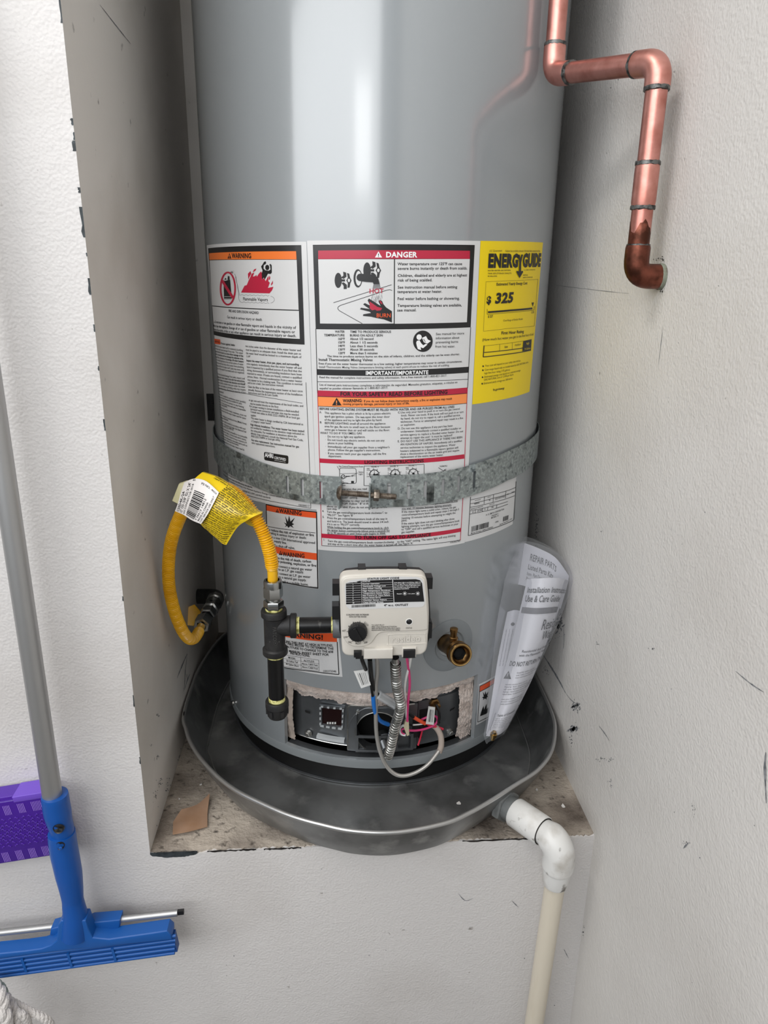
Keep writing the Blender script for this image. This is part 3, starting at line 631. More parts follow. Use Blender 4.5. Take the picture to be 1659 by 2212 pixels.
# drain valve: grey disc, brass body, hose thread mouth with hexagonal bore, little screw spindle
dc = np.array(c3(*cyl(973, 1393), RT)); dn = np.array([dc[0], dc[1], 0])/RT
m = MB(); cs, cz = cyl(970, 1394); rows = []
for rr, off in ((0.0405, 0.0), (0.0405, 0.0014), (0.036, 0.0026), (0.024, 0.0032), (0.022, 0.0012), (0.017, 0.0012)):
    rows.append([c3(cs + rr*math.cos(a), cz + rr*math.sin(a), RT + off) for a in np.linspace(0, 2*math.pi, 64, endpoint=False)])
m.grid(np.array(rows), True, wrapu=True); m.build('drain_gasket', M_GASKET, WH)
base = cylx(962, 1388, RT); mouth = aty(996, 1415, -0.297); ax = mouth - base; Ld = np.linalg.norm(ax); ax /= Ld
m = MB(); m.lathe([(-0.004, 0.0135), (0.006, 0.0135), (0.01, 0.0125), (Ld - 0.016, 0.0125), (Ld - 0.015, 0.0150), (Ld - 0.013, 0.0163), (Ld - 0.011, 0.0150), (Ld - 0.009, 0.0163), (Ld - 0.007, 0.015), (Ld - 0.005, 0.0163), (Ld - 0.001, 0.0163), (Ld, 0.0155), (Ld, 0.0125), (Ld - 0.004, 0.011), (Ld - 0.006, 0.0085)], base, ax, 32)
dv = m.build('drain_valve', M_BRASS, WH)
m = MB(); m.lathe([(Ld - 0.005, 0.0085), (Ld - 0.014, 0.0085), (Ld - 0.014, 0.0)], base, ax, 6, False); m.build('valve_bore', M_DARK, dv)
m = MB(); m.lathe([(Ld - 0.0006, 0.0156), (Ld + 0.0002, 0.0150), (Ld - 0.0002, 0.0128)], base, ax, 32); m.build('bright_mouth_edge', M_BRASSL, dv)
sp = base + ax*(Ld*0.5) + np.array([0, 0, 0.01]); m = MB(); m.lathe([(0, 0.0062), (0.008, 0.0062), (0.009, 0.0048), (0.016, 0.0048), (0.0165, 0.0056), (0.021, 0.0056), (0.022, 0.004), (0.022, 0)], sp, (0.0, 0.0, 1), 18); m.build('valve_spindle', M_BRASS, dv)

# ------------------------------------------------------------------ gas control valve on the front of the tank
YV = -0.3445
V5 = lambda x, y: (730 + x/7.9, 1210 + y/7.9)
def vp2(x, y, yy=YV): p = aty(*V5(x, y), yy); return (p[0], p[2])
def fpl(a, b, d): return (a, d, b)
def smooth(pts, n=4): 
    P = catmull(np.array([(p[0], p[1], 0) for p in pts]), n, True); return P[:, :2]
bodypx = [(28, 440), (35, 350), (70, 292), (150, 262), (400, 246), (760, 238), (1150, 240), (1400, 250), (1470, 275), (1512, 330), (1530, 440), (1556, 820), (1552, 1150), (1540, 1300), (1532, 1450), (1505, 1555), (1440, 1612), (1330, 1632), (900, 1645), (400, 1650), (170, 1640), (95, 1600), (68, 1520), (50, 1200), (38, 800)]
m = MB(); m.prism(smooth([vp2(*q) for q in bodypx], 3), fpl, YV + 0.0165, YV, 0.0036, steps=4); body = m.build('gas_valve_body', M_BEIGE, WH)
uppx = [(55, 440), (66, 360), (105, 310), (185, 285), (600, 262), (1100, 262), (1390, 275), (1465, 310), (1492, 380), (1525, 820), (1528, 1100), (1505, 1180), (1300, 1195), (900, 1212), (770, 1222), (700, 1245), (650, 1290), (610, 1350), (560, 1410), (470, 1455), (360, 1472), (240, 1455), (150, 1400), (95, 1310), (75, 1200), (68, 800)]
m = MB(); m.prism(smooth([vp2(*q) for q in uppx], 3), fpl, YV + 0.002, YV - 0.0022, 0.0016); m.build('front_cover', M_BEIGE, WH)
YC = YV - 0.0022
m = MB()
bk = [(25, 330), (62, 260), (130, 205), (345, 180), (760, 170), (1100, 170), (1400, 185), (1470, 230), (1540, 330), (1560, 560), (1590, 1100), (1590, 1200), (1570, 1340), (1490, 1500), (100, 1500), (20, 1200), (20, 500)]
m.prism([vp2(*q, YV + 0.017) for q in bk], fpl, YV + 0.029, YV + 0.0166, 0.002); m.prism([vp2(*q, -0.31) for q in [(150, 450), (1450, 450), (1450, 1400), (150, 1400)]], fpl, -0.268, YV + 0.028, 0.002)
for b in [((345, 135), (475, 200)), ((1045, 128), (1175, 195)), ((1490, 300), (1612, 490)), ((-95, 400), (60, 600)), ((-100, 785), (60, 1010)), ((1500, 1080), (1600, 1330))]:
    p, q = vp2(*b[0], -0.329), vp2(*b[1], -0.329); m.box((min(p[0], q[0]), -0.3295, min(p[1], q[1])), (max(p[0], q[0]), -0.314, max(p[1], q[1])))
m.build('valve_back_housing', M_BLKP, WH)
m = MB(); c = vp2(790, 900, -0.27); m.lathe([(0, 0.034), (0.03, 0.034), (0.03, 0.0)], (c[0], -0.272, c[1]), (0, 1, 0), 24); m.build('valve_shank', M_BLKP, WH)
# inlet boss on the left where the gas nipple screws in
bc = aty(732, 1352, -0.305); m = MB(); m.lathe([(-0.012, 0.0165), (0.012, 0.0165), (0.014, 0.0150), (0.014, 0.011)], bc + np.array([0.006, 0, 0]), (-1, 0, 0), 8, False); m.build('valve_inlet', mat('grey_casting', '#64676a', 0.5, 0.3), WH)
# bottom details
def vbox(name, x0, y0, x1, y1, d0, d1, mt, ch=0.0012, par=None):
    p, q = vp2(x0, y0), vp2(x1, y1); r = 0.15
    pts = [(p[0], q[1]), (q[0], q[1]), (q[0], p[1]), (p[0], p[1])]; m = MB(); m.prism(pts, fpl, d0, d1, ch if ch else 0.0); return m.build(name, mt, par or WH)
vbox('connector_cover', 438, 1480, 930, 1648, YV + 0.004, YV - 0.006, M_BEIGE, 0.002)
vbox('plug_housing', 1095, 1478, 1330, 1640, YV + 0.004, YV - 0.002, M_BEIGE, 0.001)
vbox('cable_plug', 1112, 1505, 1312, 1640, YV + 0.002, YV - 0.005, M_BLKP, 0.0008)
vbox('cable_plug', 270, 1532, 404, 1630, YV + 0.002, YV - 0.005, M_BLKP, 0.0008)
vbox('cable_plug', 300, 1625, 400, 1668, YV + 0.004, YV - 0.003, M_BLKP, 0.0006)
vbox('cable_plug', 470, 1650, 600, 1700, YV + 0.012, YV + 0.002, M_WWHT, 0.0008)
# knob
kc = vp2(338, 1222, YC - 0.004); kr = 0.0118
m = MB(); org = np.array([kc[0], YC, kc[1]])
a = np.linspace(0, 2*math.pi, 96, endpoint=False); fl = 0.00035*np.cos(a*24)
rows = []
for d, r in ((0, kr*0.98), (0.004, kr), (0.009, kr*0.97), (0.0103, kr*0.9), (0.0106, kr*0.6), (0.0106, 0.0001)):
    rr = r + (fl if 0.5*kr < r and d < 0.0095 else 0*fl); rows.append(np.stack([org[0] + rr*np.cos(a), np.full(96, YC - d), org[2] + rr*np.sin(a)], 1))
m.grid(np.array(rows), True, wrapu=True); knob = m.build('control_knob', M_BLKP, WH)
ang = math.radians(-62); dx = np.array([math.cos(ang), 0, math.sin(ang)]); dz = np.array([-math.sin(ang), 0, math.cos(ang)])
m = MB(); m.obox(org + np.array([0, -0.0118, 0]), dx*kr*0.78, np.array([0, 0.0016, 0]), dz*0.0017); m.build('knob_grip', M_BLKP, knob)
# status window
lc = vp2(1215, 1050, YC); m = MB(); m.lathe([(0, 0.0044), (0.0006, 0.0044), (0.0006, 0.0037), (0.0001, 0.0036)], (lc[0], YC, lc[1]), (0, -1, 0), 24); sl = m.build('status_window_ring', M_WWHT, WH)
m = MB(); m.lathe([(0.0002, 0.0037), (0.0009, 0.0026), (0.0014, 0.0)], (lc[0], YC, lc[1]), (0, -1, 0), 20); m.build('status_lens', M_BLKP, sl)
# printed label and lettering on the cover
VL = Print(PlaneY(YC), 730, 1210, 7.9)
labpx = smooth([(112, 480), (120, 430), (150, 380), (215, 345), (330, 325), (800, 280), (1250, 282), (1380, 295), (1440, 340), (1462, 420), (1485, 680), (1478, 745), (1440, 790), (1350, 802), (800, 820), (260, 838), (180, 820), (140, 770), (130, 700)], 3)
VL.poly([tuple(q) for q in labpx], 'white', 0.0003)
VL.q([(135, 395), (392, 348), (405, 738), (140, 752)], 'ink', 0.0005); VL.q([(402, 348), (925, 330), (950, 718), (412, 738)], 'ink', 0.0005)
VL.poly([(940, 330), (1330, 322), (1400, 340), (1435, 390), (1472, 705), (962, 716)], 'ink', 0.0005)
VL.t('STATUS LIGHT CODE', 500, 330, 1045, 314, 30, 'ink', 0.03); VL.t('FLASHES', 168, 380, 330, 374, 20, 'wht', 0.02); VL.t('STATUS', 415, 372, 548, 364, 22, 'wht', 0.02)
for k, (n_, tx, x1) in enumerate([('1', 'Normal Operation', 710), ('2', 'Thermopile Voltage Low', 815), ('3', 'Slow Water Heating', 745), ('4', 'High Temperature Shutdown', 897), ('5', 'Temperature Sensor Failure', 880), ('7', 'Gas Control or Valve Failure', 888), ('8', 'Flame Sense Error', 732), ('9', 'Chamber Sensor Failure', 832), ('10', 'Clean Burner Screen', 775)]):
    yb = 410 + 39.4*k; VL.t(tx, 416 + k*1.4, yb + 4, x1, yb - 8 + k*0.4, 24, 'wht', 0.012); VL.t(n_, 250 - 4*(len(n_) - 1), yb + 10, 264 + 14*(len(n_) - 1), yb + 9, 24, 'wht', 0.02)
    VL.line([(130, yb - 10), (388, yb - 18)], 3.5, 'wht', 0.0008); VL.line([(408, yb - 19), (935, yb - 38)], 2.5, 'wht', 0.0008)
for k, (tx, x1) in enumerate([('If the Status Light is not blinking, relight the', 1412), ('Pilot. To light Pilot, use Lighting Instructions', 1410), ('on water heater. If Status Light blinks more', 1405), ('than one flash every three seconds, see', 1370), ('Installation Instructions.', 1215)]): VL.t(tx, 958, 388 + 27.5*k, x1, 378 + 27.5*k, 18, 'wht', 0.015)
VL.t('Example:', 1005, 578, 1092, 576, 18, 'wht', 0.01); VL.t('3 sec. pause', 1190, 575, 1310, 572, 18, 'wht', 0.01)
for cx in (1140, 1362):
    VL.disc(cx, 565, 13, 14, 'wht', 0.0008)
    for k in range(8): VL.line([(cx + 18*math.cos(k*math.pi/4 + .3), 565 + 18*math.sin(k*math.pi/4 + .3)), (cx + 36*math.cos(k*math.pi/4 + .3), 565 + 36*math.sin(k*math.pi/4 + .3))], 5, 'wht', 0.0008)
x = 232.0; rb = random.Random(3)
while x < 645:
    w = rb.choice([4, 4, 7, 10]); t = (x - 232)/415; VL.q([(x, 765 - 20*t), (x + w, 765 - 20*t), (x + w, 808 - 20*t), (x, 808 - 20*t)], 'ink', 0.0006); x += w + rb.choice([4, 5, 8])
VL.t('4" w.c. OUTLET', 785, 782, 1198, 772, 32, 'ink', 0.03)
VL.t('SCALDING RISK INCREASES', 140, 940, 527, 938, 26, 'ink', 0.01); VL.t('WITH HOTTER WATER', 188, 976, 485, 974, 26, 'ink', 0.01)
for k, (tx, x1) in enumerate([('TO LIGHT PILOT', 790), ('PRESS / HOLD KNOB IN PILOT POSITION', 1003), ('PRESS IGNITER BUTTON UNTIL PILOT LIGHTS', 1058), ('RELEASE KNOB WHEN STATUS LIGHT BLINKS', 1056)]): VL.t(tx, 573, 1114 + 29*k, x1, 1112 + 28*k, 20, 'ink', 0.012)
VL.t('STATUS', 1158, 1166, 1262, 1164, 22, 'ink', 0.008)
for (tx, x0, y0, x1, y1, h) in [('HOT', 70, 1216, 132, 1214, 30), ('LOW', 95, 1326, 160, 1322, 30), ('VAC', 172, 1408, 238, 1412, 30), ('PILOT', 297, 1432, 390, 1430, 32), ('OFF', 442, 1420, 505, 1412, 30), ('A', 172, 1140, 194, 1135, 28), ('B', 252, 1078, 276, 1072, 28), ('C', 358, 1064, 384, 1060, 28)]: VL.t(tx, x0, y0, x1, y1, h, 'ink', 0.012)
for a, b, w in [((146, 1213), (176, 1212), 7), ((165, 1305), (190, 1290), 7), ((242, 1382), (258, 1355), 9), ((343, 1398), (343, 1386), 10), ((432, 1378), (446, 1368), 12)]: VL.line([a, b], w, 'ink')
for k in range(5): VL.t(('MED', 'VERY', 'HOT', 'HOT', 'C')[k], 425 + 18*k, 1098 + 6*k, 470 + 14*k, 1050 + 14*k, 16, 'ink', 0.02)
VL.flush(body, {'ink': ('printed_text', M_INK), 'white': ('status_label', M_PAPER), 'wht': ('white_lettering', M_WINK)})
VR = Print(PlaneY(YV), 730, 1210, 7.9); VR.t('resideo', 905, 1402, 1412, 1376, 105, 'em', 0.02, off=0.0009); VR.t('resideo', 905, 1402, 1412, 1376, 105, 'em', 0.02, off=0.0004)
VR.flush(body, {'em': ('embossed_lettering', M_BEIGE)})
m = MB(); bx = [(862, 1290), (900, 1268), (1440, 1250), (1480, 1275), (1490, 1390), (1455, 1420), (890, 1440), (858, 1415)]
P = [aty(*V5(*q), YV - 0.0003) for q in bx]; m.tube(catmull(P, 6, True), 0.0005, 6, caps=False); m.build('logo_border', M_BEIGE, body)
# ------------------------------------------------------------------ stickers on the tank, measured off the photograph and unrolled on the jacket
CS = CylSurf(RT)
NM = {'ink': ('printed_text', M_INK), 'red': ('red_print', M_RED), 'orange': ('orange_band', M_ORNG), 'lorange': ('light_orange_band', M_ORNL), 'dorange': ('red_orange_band', M_DORN), 'white': ('white_print', M_WINK), 'panel': ('white_panel', M_PAPER), 'yel': ('yellow_print', M_YEL), 'grey': ('grey_print', mat('ink_grey', '#6d6d70', 0.4)), 'frame': ('black_frame', M_INK), 'badge': ('certification_badge', M_INK), 'blet': ('badge_lettering', M_WINK), 'white2': ('heading_lettering', M_WINK), 'iconh': ('reader_icon_head', M_WINK), 'iconb': ('reader_icon_body', M_WINK), 'iconk': ('reader_icon_book', M_WINK), 'dorange2': ('red_orange_band', M_DORN), 'exm': ('exclamation_mark', M_DORN), 'exm2': ('exclamation_mark', M_DORN), 'bband': ('black_band', M_INK)}
def sheet(name, corners, mt, nv=1, uv=False, rad=0.0):
    P = Print(CS); c = [np.array(q, float) for q in corners] if uv else [CS.uv(*q) for q in corners]
    s0, s1 = min(q[0] for q in c), max(q[0] for q in c); n = max(4, int((s1 - s0)/0.004)); G = []
    for off in (0.00005, 0.0003):
        G.append([[CS.to3(np.array([(1-b)*((1-a)*c[0] + a*c[1]) + b*((1-a)*c[3] + a*c[2])]), off)[0] for a in np.linspace(0, 1, n + 1)] for b in np.linspace(0, 1, 13)])
    m = MB(); top = np.array(G[1]); bot = np.array(G[0]); m.grid(top)
    for A, B in ((top[0], bot[0]), (bot[-1], top[-1]), (top[:, 0], bot[:, 0]), (top[:, -1], bot[:, -1])): m.grid(np.array([A, B]), False)
    return m.build(name, mt, WH), c
def tri(P, a, b, c, key, ex='panel'):
    P.poly([a, b, c], key, 0.0008); h = b[1] - a[1]; x = a[0]
    P.line([(x, a[1] + h*0.36), (x, a[1] + h*0.70)], max(2, h*0.13), ex, 0.0010); P.line([(x, a[1] + h*0.78), (x, a[1] + h*0.90)], max(2, h*0.13), ex, 0.0010)
def burst(P, cx, cy, r, key='ink', n=9, seed=1):
    rb = random.Random(seed); pts = []
    for k in range(n):
        a = -math.pi + math.pi*(k + 0.5)/n*1.0; rr = r*rb.uniform(0.75, 1.15); pts.append((cx + rr*math.cos(a), cy + rr*math.sin(a)*1.1))
        a2 = -math.pi + math.pi*(k + 1)/n; pts.append((cx + r*0.32*math.cos(a2), cy + r*0.32*math.sin(a2)))
    pts.append((cx + r*0.5, cy + r*0.25)); pts.append((cx, cy)); pts.append((cx - r*0.55, cy + r*0.25)); P.poly(pts, key)
# ---- fire hazard sticker
lab, cc = sheet('fire_warning_sticker', [(447, 530), (662, 522), (684, 1101), (497, 1062)], M_PAPER)
P = Print(CS, 430, 500, 6.144)
P.q([(124, 224), (1358, 181), (1403, 1502), (198, 1370)], 'frame', 0.0005)
P.q([(139, 290), (1291, 262), (1297, 371), (144, 377)], 'orange', 0.0007); P.q([(146, 385), (1299, 377), (1325, 1040), (178, 980)], 'panel', 0.0007); P.q([(182, 993), (1328, 1054), (1340, 1425), (206, 1318)], 'panel', 0.0007)
P.t('WARNING', 445, 352, 703, 355, 62, 'ink', 0.03, off=.001); tri(P, (411, 285), (385, 360), (436, 360), 'ink', 'orange')
P.line([(345, 640), (340, 860)], 3); P.poly([(332, 660), (420, 640), (437, 830), (440, 900), (340, 900)], 'ink', 0.0009); P.poly([(390, 590), (412, 595), (414, 640), (385, 645)], 'ink', 0.0009)
P.poly([(355, 620), (362, 615), (375, 640), (345, 640)], 'ink', 0.0009); P.line([(345, 865), (440, 868)], 5, 'panel', .0011); P.line([(345, 892), (440, 895)], 5, 'panel', .0011)
P.ring(392, 757, 96, 214, 22, 'red', 0.0012, 40); P.line([(318, 650), (462, 880)], 34, 'red', 0.0012)
burst(P, 440, 552, 42, 'ink', 9, 4); P.line([(478, 560), (495, 600), (505, 660), (522, 740), (545, 850)], 3.5); P.line([(490, 600), (512, 700), (528, 800), (535, 900), (552, 930)], 3.5)
P.poly([(565, 810), (610, 720), (640, 712), (665, 650), (690, 600), (705, 560), (740, 545), (720, 600), (755, 590), (765, 575), (775, 600), (800, 560), (830, 530), (850, 570), (840, 640), (870, 620), (890, 660), (915, 610), (930, 590), (925, 660), (945, 680), (920, 750), (960, 740), (992, 735), (975, 780), (940, 822)], 'red', 0.0009)
P.poly([(660, 640), (655, 560), (690, 525), (700, 560), (672, 610)], 'red', 0.0009); P.poly([(718, 545), (735, 505), (768, 492), (755, 520)], 'red', 0.0009); P.poly([(960, 700), (985, 650), (985, 690), (965, 720)], 'red', .0009); P.poly([(930, 640), (940, 585), (952, 610), (945, 640)], 'red', .0009)
P.disc(912, 478, 26, 36, 'ink', 0.0011); P.poly([(830, 465), (855, 430), (868, 405), (890, 396), (898, 418), (885, 436), (865, 445), (862, 490), (885, 515), (930, 522), (955, 505), (950, 460), (940, 440), (955, 430), (970, 450), (972, 545), (955, 565), (920, 560), (905, 590), (880, 635), (865, 610), (845, 640), (838, 560), (850, 520)], 'ink', 0.0010)
up = [(552 + 26*k + 13*j/4, 845 - 12*math.sin(math.pi*(j/4)) + (k*1.5)) for k in range(16) for j in range(0, 9, 2)]
P.line([(552 + 0.5*13*i, 850 - 12*abs(math.sin(i*math.pi/8)) + i*0.15) for i in range(60)], 3.2); P.line([(552 + 0.5*13*i, 930 + 12*abs(math.sin(i*math.pi/8)) + i*0.25) for i in range(60)], 3.2)
P.line([(945 + 60*math.cos(a), 905 + 45*math.sin(a)) for a in np.linspace(-1.4, 1.4, 12)], 3.2)
P.t('Flammable Vapors', 590, 915, 920, 925, 42, 'ink', 0.012); P.t('FIRE AND EXPLOSION HAZARD', 400, 1068, 800, 1097, 32, 'ink', 0.02); P.t('Can result in serious injury or death', 380, 1150, 842, 1186, 32, 'ink', 0.015)
P.t('Do not store or use gasoline or other flammable vapors and liquids in the vicinity of', 222, 1212, 1290, 1293, 32, 'ink', 0.018); tri(P, (210, 1185), (203, 1212), (217, 1212), 'ink')
P.t('this or any other appliance. Storage of or use of gasoline or other flammable vapors or', 203, 1262, 1277, 1350, 32, 'ink', 0.018)
P.t('fuels in the vicinity of this or any other appliance can result in serious injury or death.', 208, 1314, 1296, 1403, 32, 'ink', 0.018)
P.q([(208, 1422), (286, 1434), (290, 1500), (212, 1488)], 'dorange', 0.0007); P.t('NOTICE', 218, 1470, 282, 1480, 24, 'ink', 0.01, off=.001); P.t('Protect against leaks', 298, 1496, 482, 1520, 26, 'ink', 0.018)
R1 = [('two inches wider than the diameter of the water heater and', 622, 1532, 1355, 1590, 0), ('must be piped to an adequate drain. Install the drain pan so', 627, 1580, 1358, 1635, 0), ('the water level would be limited to a maximum depth of', 630, 1625, 1360, 1680, 0), ('1-3/4"', 632, 1668, 690, 1672, 0), ('Inspect the water heater, drain pan, pipes, and surrounding', 635, 1722, 1330, 1778, 1), ('area regularly. Immediately shut the water heater off and', 638, 1765, 1365, 1825, 0), ('have it inspected by a qualified person if you find that the', 640, 1808, 1367, 1868, 0), ('wiring, thermostat(s), or surrounding insulation have been', 643, 1850, 1367, 1910, 0), ('exposed to water. If leaks are found, contact a qualified', 645, 1892, 1368, 1955, 0), ('person. Note - Normal condensation from a water heater', 648, 1935, 1372, 2000, 0), ('may appear to be a leaking tank. This condition is normal', 650, 1978, 1375, 2040, 0), ('and is not a leak. See instruction manual.', 652, 2018, 1130, 2058, 0), ('Clean the filter at the base of the water heater at least once', 655, 2070, 1378, 2132, 0), ('annually. Review the maintenance section of the Installation', 658, 2110, 1378, 2180, 0), ('Instructions and Use & Care Guide.', 660, 2150, 1055, 2190, 0)]
for tx, x0, y0, x1, y1, b in R1: P.t(tx, x0, y0, x1, y1, 27, 'ink', 0.02 if b else 0.004)
L1 = ['Leaks from the water heater itself or connected plumbing', 'or fittings could cause damage if they leak. This water', '*heater must be located in an area where leakage of the', '*tank or connections will not damage the adjacent area,', '*lower floors, structure, or furnishings. All water heaters', 'will eventually leak due to the normal action of water.', 'A drain pan will also help collect water from plumbing,', 'fittings, and from the heater itself. Leaks may cause early', 'failure of the tank if corroded and not repaired.', '', 'To reduce potential damage from leaks, inspect and', '*replace your water heater in line with the instructions.', '*Install a heater or automatic leak detection and shutoff', 'device. Install a suitable drain pan under the water', 'heater. Local safety or plumbing codes may require', 'a pan at these times. The drain pan must be at least']
for k, tx in enumerate(L1):
    if tx: P.t(tx.lstrip('*'), 214 + 3.3*k, 1522 + 37.5*k, 588 + 2.6*k, 1590 + 37.5*k, 25, 'ink', 0.018 if tx[0] == '*' else 0.003)
P.frame(430, 830, 4.808); P.line([(205, 38), (500, 98), (800, 150), (1075, 195)], 4)
R2 = [('or gas vent and meet the requirements of the local codes, and', 522, 172, 1085, 235, 0), ('may be installed directly on the floor.', 535, 208, 835, 245, 0), ('·For proper venting in certain installations a field-installed', 525, 235, 1040, 295, 0), ('increased vent connector and pipe size may be needed.', 538, 265, 1045, 328, 0), ('Consult vent tables in ANSI Z223.1/NFPA 54 or local gas', 540, 293, 1050, 360, 0), ('supplier.', 542, 328, 600, 338, 0), ('· This water heater is design certified by CSA International as', 535, 357, 1085, 425, 0), ('a Category I water heater.', 548, 390, 755, 417, 0), ('High Altitude Installation: This water heater has been tested', 538, 425, 1095, 497, 1), ('and certified for installation to the elevation range indicated on', 540, 456, 1095, 527, 0), ('the rating plate. For installation at elevations above the', 542, 487, 1020, 552, 0), ('altitude range indicated, consult the National Fuel Gas Code,', 543, 517, 1085, 590, 0), ('ANSI Z223.1/NFPA or local gas utility.', 545, 547, 850, 590, 0), ('Gas valve replacement: See instruction manual for gas', 547, 585, 1042, 658, 1), ('valve replacement instructions.', 550, 615, 795, 657, 0)]
for tx, x0, y0, x1, y1, b in R2: P.t(tx, x0, y0, x1, y1, 21, 'ink', 0.014 if b else 0.005)
L2 = ['*Water heater use:', 'This heater is suitable for combination water (potable)', 'heating and space heating and not suitable for space', 'heating only. Do not connect to any heating', 'boiler or one previously used with a nonpotable', 'water heating system.', 'Any chemicals used for boiler treatment, must not', 'be introduced into the water heater used for space', 'heating.', 'Not for installation in manufactured home (Mobile Home)', '*Clearance reduction:', 'This heater shall be installed in accordance with local', 'codes or in the absence of codes, the National Fuel', 'Gas Code ANSI Z223.1/NFPA 54.', 'Minimum clearances from combustible or non-combustible', 'construction: sides, 2 inches back and 6 inches', 'front, vent connector, 6 inches from top. A minimum of 4', 'inches must be allowed to removable parts such as', 'burner, main valve and thermostat.', 'Combustible floor for this water heater must be']
W2 = [260, 490, 450, 470, 490, 300, 497, 492, 240, 498, 310, 488, 495, 365, 505, 495, 500, 505, 418, 475]
for k, tx in enumerate(L2):
    f = (W2[k] - 210)/280; P.t(tx.lstrip('*'), 206 + 1.8*k, 78 + 26.8*k, W2[k], 78 + 26.8*k + (92 + k)*f*0.98, 18, 'ink', 0.016 if tx[0] == '*' else 0.004)
P.line([(1112, -20), (1130, 400), (1152, 900), (1162, 1285)], 4); P.line([(430, 1125), (650, 1190), (900, 1240), (1163, 1287)], 4)
def rrect(a, b, c, d, r):
    pts = []
    for p, q0, q1 in ((a, d, b), (b, a, c), (c, b, d), (d, c, a)):
        p, q0, q1 = [np.array(z, float) for z in (p, q0, q1)]; u0 = (q0 - p)/np.linalg.norm(q0 - p); u1 = (q1 - p)/np.linalg.norm(q1 - p)
        for t in np.linspace(0, 1, 5): pts.append(tuple((1-t)**2*(p + u0*r) + 2*t*(1-t)*p + t*t*(p + u1*r)))
    return pts
P.poly(rrect((678, 700), (930, 742), (930, 828), (680, 787), 18), 'badge', 0.0006); P.t('AHRI', 690, 752, 778, 767, 42, 'blet', 0.03); P.t('CERTIFIED', 784, 774, 908, 795, 26, 'blet', 0.01); P.t('www.ahridirectory.org', 786, 792, 900, 810, 8, 'blet', 0.0)
P.t('Nationally recognized testing', 253, 905, 445, 1010, 14, 'ink', .006); P.t('This water heater meets the following standards:', 256, 940, 560, 1080, 16, 'ink', 0.016); P.t('Efficiency standards, according to the National Appliance Energy Conservation Act (NAECA),', 290, 990, 1022, 1205, 16, 'ink', 0.005); P.t('ASHRAE 90.1-1999, and HUD standards.', 455, 1110, 750, 1188, 17, 'ink', 0.006); P.t('100300517', 1033, 1262, 1150, 1275, 20, 'ink', 0.0)
P.flush(lab, NM)
# ---- scald and lighting sticker in the middle
lab, cc = sheet('danger_sticker', [(663.5, 520), (1037.3, 520.5), (1003.5, 1172.5), (687, 1187)], M_PAPER)
P = Print(CS, 660, 510, 4.254)
P.q([(68, 80), (1553, 82), (1515, 838), (95, 855)], 'frame', 0.0005); P.q([(118, 133), (1508, 135), (1507, 210), (118, 212)], 'red', 0.0007)
P.q([(118, 214), (812, 213), (810, 803), (135, 803)], 'panel', 0.0007); P.q([(822, 213), (1507, 211), (1480, 791), (819, 805)], 'panel', 0.0007)
P.t('DANGER', 737, 195, 1022, 195, 48, 'white', 0.035, off=.001); tri(P, (670, 140), (638, 197), (703, 197), 'white', 'frame')
for tx, x0, y0, x1, y1 in [('Water temperature over 125ºF can cause', 845, 268, 1435, 266), ('severe burns instantly or death from scalds.', 845, 310, 1483, 306), ('Children, disabled and elderly are at highest', 845, 375, 1480, 370), ('risk of being scalded.', 845, 418, 1163, 415), ('See instruction manual before setting', 845, 482, 1390, 478), ('temperature at water heater.', 843, 523, 1253, 520), ('Feel water before bathing or showering.', 843, 587, 1413, 583), ('Temperature limiting valves are available,', 843, 650, 1432, 645), ('see manual.', 841, 693, 1018, 690)]: P.t(tx, x0, y0, x1, y1, 25, 'ink', 0.016, off=.001)
def tapknob(cx, cy, k):
    P.disc(cx, cy, 33*k, 70*k, 'ink', 0.0009); P.poly([(cx + 28*k, cy - 10*k), (cx + 62*k, cy - 10*k), (cx + 62*k, cy + 10*k), (cx + 28*k, cy + 10*k)], 'ink', 0.0009)
    P.poly([(cx + 45*k, cy - 80*k), (cx + 72*k, cy - 72*k), (cx + 75*k, cy - 35*k), (cx + 50*k, cy - 14*k), (cx + 25*k, cy - 25*k), (cx + 48*k, cy - 45*k)], 'ink', 0.001); P.poly([(cx + 30*k, cy + 22*k), (cx + 52*k, cy + 18*k), (cx + 78*k, cy + 40*k), (cx + 78*k, cy + 78*k), (cx + 50*k, cy + 80*k), (cx + 50*k, cy + 52*k)], 'ink', 0.001)
    P.poly([(cx + 80*k, cy - 68*k), (cx + 100*k, cy - 62*k), (cx + 108*k, cy - 25*k), (cx + 122*k, cy), (cx + 110*k, cy + 26*k), (cx + 104*k, cy + 65*k), (cx + 84*k, cy + 68*k), (cx + 88*k, cy + 25*k), (cx + 74*k, cy), (cx + 88*k, cy - 24*k)], 'ink', 0.001); P.disc(cx + 98*k, cy, 11*k, 16*k, 'panel', 0.0013)
tapknob(302, 407, 1.0); tapknob(566, 315, 1.05)
P.disc(482, 388, 40, 84, 'ink', 0.0011); P.disc(488, 388, 27, 68, 'panel', 0.0012); P.poly([(470, 372), (482, 352), (500, 345), (600, 350), (645, 362), (670, 395), (681, 440), (624, 440), (620, 425), (560, 421), (490, 412), (472, 395)], 'ink', 0.0014)
rw = random.Random(9)
for k in range(26): x = 626 + 2.2*k; dx = (x - 652)*0.9; P.line([(x, 441), (x + dx*0.4, 485)], 1.6, 'grey', .0009); y = rw.uniform(525, 600); P.line([(x + dx*0.7, y), (x + dx*0.9, y + rw.uniform(25, 60))], 1.8, 'grey', 0.0009)
P.line([(258, 612), (520, 531), (790, 447)], 5, 'ink', .0009); P.line([(795, 500), (775, 492), (745, 497), (320, 637), (300, 652), (298, 668), (312, 685), (522, 803)], 5, 'ink', .0009)
P.t('HOT', 585, 525, 718, 522, 40, 'red', 0.02, off=.0013)
